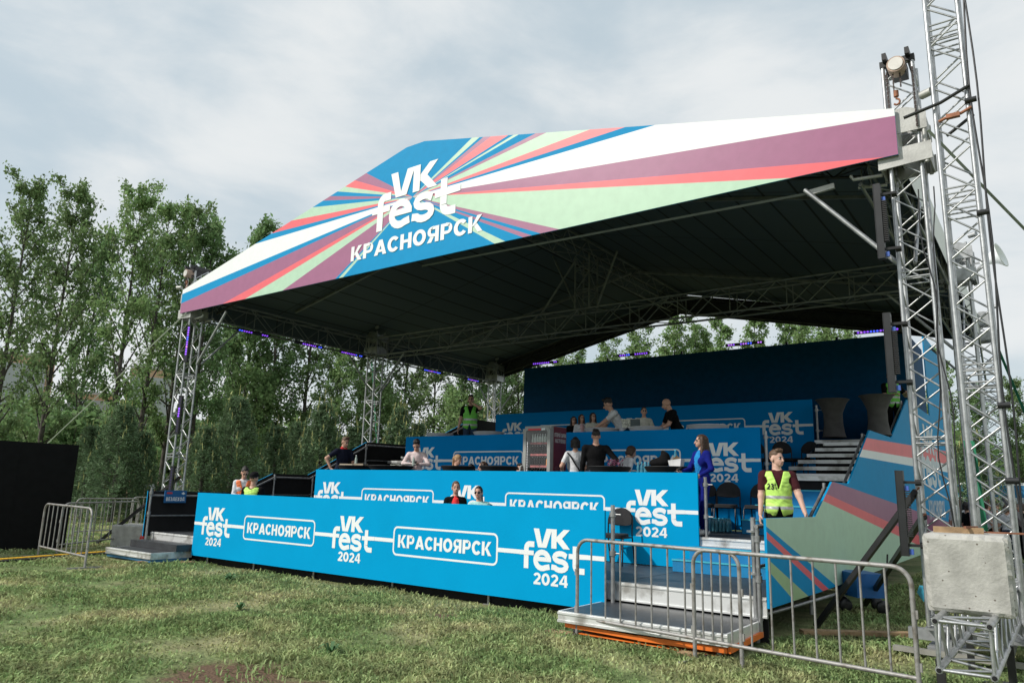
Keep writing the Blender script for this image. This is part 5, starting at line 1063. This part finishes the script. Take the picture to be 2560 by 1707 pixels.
for x, pat, lb in ((-14.5, 'vvvvvvvvvoovv', 'leftmost LED batten on top of the backdrop wall'), (-10.94, 'vvvbboovvvvvv', 'second LED batten from the left on the backdrop wall'), (-7.18, 'ppvoovppbboopp', 'third LED batten from the left on the backdrop wall'), (-3.5, 'vpvvbbbvvvpvv', 'rightmost LED batten on the backdrop wall')):
    led((x, 21.66, 6.23), (1, 0, 0), (.3, -1, -.1), 1.15, pat, lb, G2)
for z0, z1, pat, lb in ((4.5, 5.43, 'oovvvpvvbbvvvv', 'topmost lit LED batten on the front left tower'), (2.75, 3.68, 'oooooovvvvoooo', 'middle LED batten on the front left tower'), (1.3, 2.0, 'oooooooooo', 'lowest unlit LED batten on the front left tower')):
    led((-17.22, 9.56, 1.66+((z0+z1)/2-1.66)*1.025), (0, 0, 1), (.6, -1, 0), z1-z0, pat, lb, 'LED battens on the front left tower')
for z0, z1, lb in ((4.53, 5.49, 'topmost black batten seen side on at the front right tower'), (2.9, 3.85, 'middle black batten seen side on at the front right tower'), (1.06, 2.0, 'lowest black batten seen side on at the front right tower')):
    t = tag(empty('side_batten', (-1.40, 9.42, (z0+z1)/2)), lb, 'led light', 'black battens on the front right tower'); h = (z1-z0)/2
    m = MB(); m.box(-.04, -.05, -h, .035, .05, h); m.box(-.045, -.055, -h, -.04, .055, h); m.build('housing', BLKPLA, t)
    m = MB()
    for k in range(22): m.box(.036, -.04, -h*.55+k*h*.05, .085, .04, -h*.55+k*h*.05+.012)
    m.build('cooling_fins', BLKMET, t)
    for z in (h*.72, -h*.75):
        m = MB(); m.bar((.03, 0, z), (.2, .02, z), .03, .03); m.tube([(.14, .08, z-.0), (.2, .08, z)], .035, 8); m.obox((.06, 0, z-.07), (.02, 0, 0), (0, .02, 0), (0, 0, .03), 1); m.build('clamp', [BLKMET, mat('blue_plug', (.05, .12, .45), .5)], t)
# horn loudspeaker on the rear right roof corner
t = tag(empty('horn_speaker', (-.85, 19.5, 7.15)), 'white horn loudspeaker on the right edge of the roof', 'speaker')
m = MB(); m.lathe([(.07, 0), (.09, .1), (.16, .3), (.30, .42), (.31, .44), (.27, .43), (.1, .2), (.02, .15)], n=20); o = m.build('horn', WHITE, t); o.rotation_euler = (R_(75), 0, R_(75))
m = MB(); m.bar((-.28, 0, -1.0), (-.28, 0, .1), .05, .05); m.bar((-.3, 0, .0), (.05, 0, .02), .04, .04); m.bar((-.3, 0, -.35), (.02, 0, -.02), .03, .03); m.build('bracket', STEEL, t)
# loose cables on the front right tower
m = MB()
for x, s in ((-.95, .05), (-.87, -.04)): m.tube([(x+s*math.sin(z*2.1)+.02*math.sin(z*5), 9.6, z) for z in np.arange(.4, 5.6, .25)], .008, 5)
tag(m.build('hanging_cable', BLKPLA), 'black cables hanging down the front right tower', 'cable')
# ------------------------------------------------------------------ trees
def leaf_mat(nm, c, isl=.35, tr=.45): return mat(nm, c, .6, var=.25, scale=1.2, island=isl, trans=tr, spec=.25)
LEAF_A, LEAF_B, LEAF_C = leaf_mat('aspen_leaf', (.165, .24, .10)), leaf_mat('poplar_leaf', (.21, .31, .125)), leaf_mat('willow_leaf', (.16, .255, .105))
PINE_L, PINE_T = leaf_mat('pine_needle', (.12, .185, .095), .4, .35), leaf_mat('pine_candle', (.36, .36, .15), .3, .2)
BARK = mat('bark', (.060, .052, .045), .9, var=.4, scale=4, bump=.6)
def leaves(cent, size, rg):
    n = len(cent); a = rg.normal(0, 1, (n, 3)); a /= np.linalg.norm(a, axis=1)[:, None]; b = rg.normal(0, 1, (n, 3)); b -= a*(a*b).sum(1)[:, None]; b /= np.linalg.norm(b, axis=1)[:, None]
    s = size*rg.uniform(.45, 1.5, n)[:, None]; v = np.stack([cent-a*s, cent+b*s*.55, cent+a*s, cent-b*s*.55], 1).reshape(-1, 3); return v
def leaf_mesh(nm, v, mats, mi=None):
    n = len(v)//4; me = bpy.data.meshes.new(nm); me.vertices.add(n*4); me.vertices.foreach_set('co', v.ravel()); me.loops.add(n*4); me.loops.foreach_set('vertex_index', np.arange(n*4, dtype=np.int32)); me.polygons.add(n); me.polygons.foreach_set('loop_start', np.arange(n, dtype=np.int32)*4)
    for m in mats: me.materials.append(m)
    if mi is not None: me.polygons.foreach_set('material_index', mi.astype(np.int32))
    me.update(calc_edges=True); return me
def broad(seed, H, spread, nb, nl, leafm, size, base=.16, upright=.6, clump=.55):
    """trunk with rising limbs; leaves hang in loose clumps along the outer limbs"""
    rg = np.random.default_rng(seed); m = MB(); cs = []
    tr = [Vector((.12*H*.04*math.sin(3.1*t+seed), .12*H*.04*math.cos(2.3*t+seed), H*t)) for t in np.linspace(0, .97, 12)]
    r0 = .0095*H+.03; m.tube(tr, [r0*(1-.93*t) for t in np.linspace(0, 1, 12)], 8)
    for i in range(nb):
        t = base+(.95-base)*((i+.5)/nb)**.9; k = t*11; j = min(10, int(k)); p = tr[j].lerp(tr[j+1], k-j); az = i*2.4+rg.uniform(-.5, .5)
        env = spread*(.35+.65*math.sin(PI*min(1, (t-base)/(1-base)*.82+.18)))*rg.uniform(.6, 1.12)
        d = Vector((math.cos(az), math.sin(az), upright*rg.uniform(.6, 1.5))); e = p+d*env; mid = p.lerp(e, .5)+Vector((0, 0, -.06*env)); m.tube([p, mid, e], [r0*.42*(1-t*.75), r0*.25*(1-t*.7), .008], 5)
        for q in range(3):
            s = rg.uniform(.35, .9); b = p.lerp(e, s); f = b+Vector(rg.normal(0, .33, 3))*env+Vector((0, 0, .25*env)); m.tube([b, f], [r0*.13*(1-t*.6)+.004, .005], 4)
            for w in np.linspace(.3, 1, 3): cs.append((b.lerp(f, float(w)), env))
        for s in np.linspace(.38, 1, 4): cs.append((p.lerp(e, float(s)), env))
    w = rg.random(len(cs))**2.2+.06; w /= w.sum(); idx = rg.choice(len(cs), nl, p=w); c = np.array([tuple(cs[i][0]) for i in idx]); ev = np.array([cs[i][1] for i in idx])
    c = c+rg.normal(0, 1, (nl, 3))*(clump*(.25+.22*ev))[:, None]*np.array([1, 1, .8]); c[:, 2] = np.clip(c[:, 2], .03*H, H*1.02)
    return m, leaf_mesh('crown', leaves(c, size, rg), [leafm])
def pine(seed, H, spread, nl, candle):
    rg = np.random.default_rng(seed); m = MB(); m.tube([(0, 0, 0), (.05, 0, H*.5), (0, 0, H)], [.10+.012*H, .06+.005*H, .015], 7); c, mi, dirs = [], [], []
    nlay = int(H*2.6)
    for i in range(nlay):
        t = .06+.92*i/nlay; L_ = spread*(1-t)**.75*rg.uniform(.8, 1.1)+.12; n = 7
        for k in range(n):
            az = k*2*PI/n+i*.9+rg.uniform(-.3, .3); up_ = .10+.55*t; tip = Vector((math.cos(az)*L_, math.sin(az)*L_, H*t+L_*up_)); o = Vector((0, 0, H*t)); 
            if k % 2 == 0: m.tube([o, tip], [.022, .006], 4, caps=False)
            cnt = max(6, int(nl/(nlay*n)))
            for q in range(cnt):
                s = rg.uniform(.2, 1)**.7; c.append(o.lerp(tip, s)+Vector(rg.normal(0, .075+.05*L_, 3))); mi.append(0)
            if rg.random() < candle:
                for q in range(5): c.append(tip+Vector((rg.normal(0, .02), rg.normal(0, .02), .05+.07*q))); mi.append(1)
    for q in range(10): c.append(Vector((0, 0, H+.06*q))); mi.append(1 if candle > .3 else 0)
    c = np.array([tuple(v) for v in c]); mi = np.array(mi); n = len(c); a = rg.normal(0, 1, (n, 3))*np.where(mi[:, None] == 1, np.array([.12, .12, 1.6]), np.array([1, 1, .9])); a /= np.linalg.norm(a, axis=1)[:, None]
    b = rg.normal(0, 1, (n, 3)); b -= a*(a*b).sum(1)[:, None]; b /= np.linalg.norm(b, axis=1)[:, None]; s = np.where(mi == 1, .12, .125)[:, None]*rg.uniform(.7, 1.2, n)[:, None]
    v = np.stack([c-a*s, c+b*s*.22, c+a*s, c-b*s*.22], 1).reshape(-1, 3); return m, leaf_mesh('crown', v, [PINE_L, PINE_T], mi)
def bush(seed, H, R, nl, leafm, size):
    rg = np.random.default_rng(seed); m = MB()
    for k in range(7): az = k*.9; m.tube([(0, 0, 0), (math.cos(az)*R*.3, math.sin(az)*R*.3, H*.5), (math.cos(az)*R*.55, math.sin(az)*R*.55, H*.85)], [.04, .025, .008], 5)
    k = rg.normal(0, 1, (16, 3))*np.array([R*.42, R*.42, H*.2])+np.array([0, 0, H*.52]); i = rg.integers(0, 16, nl); c = k[i]+rg.normal(0, 1, (nl, 3))*np.array([R*.24, R*.24, H*.17]); c[:, 2] = np.clip(np.abs(c[:, 2]), .05, H)
    return m, leaf_mesh('crown', leaves(c, size, rg), [leafm])
TP = {}
def plant(kind, px, dist, H, lb, cat='tree', grp='trees behind the stage', rz=None, wide=1.0):
    if kind not in TP:
        m, cm = KINDS[kind](); root = empty(kind.split('-')[0]); m.build('trunk', BARK, root); o = bpy.data.objects.new('crown', cm); COL.objects.link(o); o.parent = root; TP[kind] = root; r = root
    else: r = copy_tree(TP[kind])
    x, y = away(px, dist); r.location = (x, y, 0); k = H/KH[kind]; r.scale = (k*wide, k*wide, k); r.rotation_euler.z = random.uniform(0, 6.28) if rz is None else rz; tag(r, lb, cat, grp); return r
KH = {'aspen_tree-a': 18, 'aspen_tree-b': 18, 'aspen_tree-c': 15.4, 'poplar_tree-a': 15.8, 'poplar_tree-b': 14.8, 'pine_tree-a': 7, 'pine_tree-b': 6, 'pine_tree-c': 6, 'bush-a': 4, 'willow_tree-a': 13}
KINDS = {'aspen_tree-a': lambda: broad(1, 19, 2.5, 34, 11000, LEAF_A, .115, base=.14, upright=1.25, clump=.40), 'aspen_tree-b': lambda: broad(5, 19, 2.0, 30, 8000, LEAF_B, .115, base=.22, upright=1.5, clump=.42), 'aspen_tree-c': lambda: broad(9, 17, 2.1, 30, 11000, LEAF_C, .115, base=.13, upright=1.35, clump=.42),
         'poplar_tree-a': lambda: broad(12, 17, 1.5, 34, 9000, LEAF_B, .115, base=.08, upright=1.6, clump=.42), 'poplar_tree-b': lambda: broad(15, 16, 1.9, 34, 9500, LEAF_B, .115, base=.08, upright=1.3, clump=.42),
         'pine_tree-a': lambda: pine(21, 7, 2.3, 11000, .35), 'pine_tree-b': lambda: pine(24, 6, 1.8, 9000, .6), 'pine_tree-c': lambda: pine(27, 6, 1.4, 8000, .9),
         'bush-a': lambda: bush(31, 4, 3.0, 5200, LEAF_C, .13), 'willow_tree-a': lambda: broad(35, 13, 3.4, 26, 9000, LEAF_B, .15, base=.08, upright=.45)}
def hz(px): return 1189.3+px*.0277
def tall(px, top, dist): return (hz(px)-top)*dist*math.cos(math.atan((px-1280)/1812))*.975/1812+1.66
TREES = [('aspen_tree-a', -40, 415, 36, 'tall dark aspen cut by the left picture edge'), ('aspen_tree-a', 85, 428, 40, 'tall broad aspen second from the left picture edge'), ('aspen_tree-b', 255, 436, 38, 'tallest slender aspen with a visible pale stem'), ('aspen_tree-b', 335, 465, 42, 'tall aspen in the middle of the left group'), ('aspen_tree-a', 400, 485, 44, 'dark aspen with a thick trunk near the left truss tower'), ('aspen_tree-c', 462, 560, 42, 'lighter green aspen just left of the left truss tower'), ('aspen_tree-c', 592, 575, 47, 'aspen top rising over the left corner of the roof'),
         ('aspen_tree-c', 172, 600, 54, 'shorter aspen filling the gap in the left group'), ('aspen_tree-c', 660, 690, 45, 'aspen under the roof edge right of the left tower'), ('aspen_tree-b', 745, 640, 46, 'leafy aspen with a forked trunk under the roof'), ('poplar_tree-b', 825, 800, 41, 'bright young poplar left of the middle truss tower'), ('aspen_tree-a', 880, 640, 48, 'tall aspen hidden by the roof near the middle tower'), ('aspen_tree-a', 1000, 690, 46, 'dark aspen between the middle and rear left towers'), ('aspen_tree-c', 1150, 850, 44, 'aspen behind the steward in green vest'), ('aspen_tree-b', 1260, 830, 47, 'aspen beside the left end of the backdrop wall'), ('aspen_tree-c', 540, 800, 50, 'low aspen behind the left truss tower'),
         ('poplar_tree-b', 1330, 900, 58, 'poplar top just over the left part of the backdrop'), ('poplar_tree-b', 1520, 860, 60, 'rounded poplar top over the second backdrop light'), ('poplar_tree-b', 1690, 800, 60, 'broad poplar top in the middle of the roof opening'), ('poplar_tree-a', 1775, 845, 62, 'short poplar top beside the broad one'), ('poplar_tree-a', 1815, 805, 58, 'slim poplar top over the third backdrop light'), ('poplar_tree-a', 1905, 780, 58, 'slim poplar top right of the roof opening centre'), ('poplar_tree-a', 1985, 800, 60, 'slim poplar top near the right slope of the roof'), ('poplar_tree-b', 2070, 820, 62, 'light poplar top low at the right of the opening'), ('poplar_tree-b', 2150, 830, 62, 'light poplar top nearest the right truss tower'), ('poplar_tree-b', 1440, 880, 62, 'poplar top above the leftmost gap of the backdrop'),
         ('poplar_tree-a', 2380, 895, 40, 'upright tree right of the front right tower'), ('aspen_tree-c', 2460, 990, 44, 'tree seen through the speaker mast'), ('aspen_tree-a', 2560, 955, 46, 'tree at the right picture edge beyond the stalls'), ('aspen_tree-c', 2640, 930, 44, 'tree just outside the right picture edge'), ('willow_tree-a', 2330, 1000, 48, 'bushy tree behind the side panel'),
         ('aspen_tree-a', 1075, 800, 41, 'leafy aspen above the far end of the black side wall'), ('aspen_tree-c', 1205, 860, 42, 'aspen directly behind the rear left truss tower'), ('aspen_tree-a', 1290, 840, 45, 'dense aspen touching the left edge of the backdrop wall'), ('willow_tree-a', 1140, 960, 39, 'low bright bushy tree behind the steward in green vest'), ('willow_tree-a', 940, 930, 42, 'bushy tree behind the middle left truss tower'), ('willow_tree-a', 620, 900, 44, 'bushy tree under the roof edge right of the left tower'),
         ('poplar_tree-b', 1600, 830, 57, 'leafy poplar top between the second and third backdrop lights'), ('poplar_tree-b', 1750, 830, 63, 'leafy poplar top filling in behind the slim ones'), ('poplar_tree-b', 2030, 815, 57, 'leafy poplar top by the right slope of the roof'), ('poplar_tree-b', 2110, 822, 58, 'leafy poplar top just left of the side batten'), ('poplar_tree-b', 1400, 890, 56, 'leafy poplar top above the left backdrop light')]
for i, (k, px, top, ds, lb) in enumerate(TREES): plant(k, px, ds, tall(px, top, ds), lb, wide=.80 if px < 480 else .95)
PINES = [('pine_tree-a', 285, 1005, 33, 'large dark pine left of the left truss tower'), ('pine_tree-a', 210, 1060, 36, 'dark pine behind the black screen'), ('pine_tree-b', 345, 1075, 34, 'smaller pine right of the large dark one'), ('pine_tree-a', 575, 985, 32, 'large bushy pine right of the left truss tower'), ('pine_tree-b', 500, 1060, 31, 'low pine close behind the left truss tower'), ('pine_tree-b', 680, 1060, 34, 'pine above the black side wall'), ('pine_tree-b', 795, 1000, 33, 'pine with pale candles behind the man in navy polo'), ('pine_tree-a', 735, 1050, 36, 'dark pine behind the one with pale candles'), ('pine_tree-c', 990, 1010, 34, 'yellow tipped pine right of the middle truss tower'), ('pine_tree-c', 1040, 1050, 35, 'small yellow tipped pine above the third banner'), ('pine_tree-c', 1225, 1000, 38, 'yellow tipped pine behind the rear left tower'), ('pine_tree-b', 2440, 1080, 33, 'pine with pale candles seen beside the mast'), ('pine_tree-b', 880, 1060, 36, 'pine hidden behind the middle truss tower')]
for k, px, top, ds, lb in PINES: plant(k, px, ds, tall(px, top, ds), lb, 'tree', 'pines behind the stage')
for i, px in enumerate(range(-120, 1330, 88)):
    pxx = px+random.randint(-20, 20); plant('bush-a', pxx, 55+random.uniform(-5, 6), random.uniform(4.2, 6.2), ['leafy green undergrowth bush between the trunks', 'leafy green undergrowth bush between the trunks'][i % 2], 'bush', 'undergrowth bushes behind the trees', wide=1.25)
for i, px in enumerate(range(1330, 2700, 120)): plant('bush-a', px, 66+random.uniform(-4, 4), random.uniform(5, 7), 'green bush behind the stage and the stalls', 'bush', 'bushes behind the stage and stalls', wide=1.5)
rg = np.random.default_rng(77); nf = 26000; pxs = rg.uniform(-700, 3300, nf); ds = rg.uniform(85, 120, nf); cc = np.array([away(a, b) for a, b in zip(pxs, ds)]); hh = 6.5+2.2*np.sin(pxs*.011)+1.3*np.sin(pxs*.037); zz = rg.random(nf)**.8*hh
tag_o = bpy.data.objects.new('distant_wood', leaf_mesh('distant_wood', leaves(np.column_stack([cc, zz]), .65, rg), [LEAF_B])); COL.objects.link(tag_o); tag(tag_o, 'distant green wood closing the view behind the trees', 'wood', kind='stuff')
# ------------------------------------------------------------------ far blocks of flats glimpsed between the trunks
for px, ds, w, h, lb in ((10, 240, 16, 34, 'tan tower block glimpsed at the left edge between trunks'), (200, 250, 14, 26, 'tan tower block glimpsed behind the aspens'), (350, 235, 11, 33, 'tan and grey tower block glimpsed left of the truss tower')):
    x, y = away(px, ds); t = tag(empty('tower_block', (x, y, 0), R_(-30)), lb, 'building', 'far tower blocks behind the trees')
    m = MB(); m.box(-w/2, -6, 0, w*.2, 6, h, 0); m.box(w*.2, -5.6, 0, w/2, 6, h*.92, 1); m.build('wall', [mat('tan_brick', (.42, .28, .17), .9, var=.15), mat('grey_panel', (.36, .38, .40), .9)], t)
    m = MB(); m.box(-w/2-.2, -6.2, h, w*.2+.2, 6.2, h+.8); m.build('roof', CONC, t)
    for c in range(3):
        for r in range(1, int(h/3)): mb('box', -w/2+1.2+c*w*.2, -6.06, r*3, -w/2+2.8+c*w*.2, -5.99, r*3+1.6).build('window', mat('far_glass', (.10, .12, .14), .2), t)
# ------------------------------------------------------------------ market stalls on the right
for i, (px, ds, rc) in enumerate(((2395, 34, 0), (2470, 35, 1), (2550, 34, 0), (2640, 35, 1))):
    x, y = away(px, ds); t = tag(empty('market_stall', (x, y, 0), R_(-28)), ['white stall with blue fascia right of the front right tower', 'white stall with red panel seen through the mast', 'white stall with blue fascia at the right picture edge', 'white stall outside the right picture edge'][i], 'stall', 'market stalls behind the visitors')
    m = MB(); m.box(-1.5, -.05, 1.9, 1.5, .05, 2.35, 0); m.box(-1.5, -.055, 2.35, 1.5, .055, 2.45, 1); m.build('fascia', [mat('stall_blue', (.03, .19, .38), .6), WHITE], t)
    m = MB(); m.box(-1.5, 1.9, 0, 1.5, 2.0, 2.3); m.build('back_wall', WHITE, t)
    for s in (-1.42, 1.42): mb('box', s-.06, -.06, 0, s+.06, .06, 1.9).build('post', mat('pine_post', (.42, .29, .17), .8), t)
    m = MB(); m.box(-1.3, .2, .0, 1.3, .7, 1.0, 0); m.box(-.9, 1.85, 1.0, .3, 1.89, 1.8, 1); m.build('counter', [mat('stall_counter', (.45, .42, .38), .8), mat('label_red', (.62, .05, .06), .5)], t)
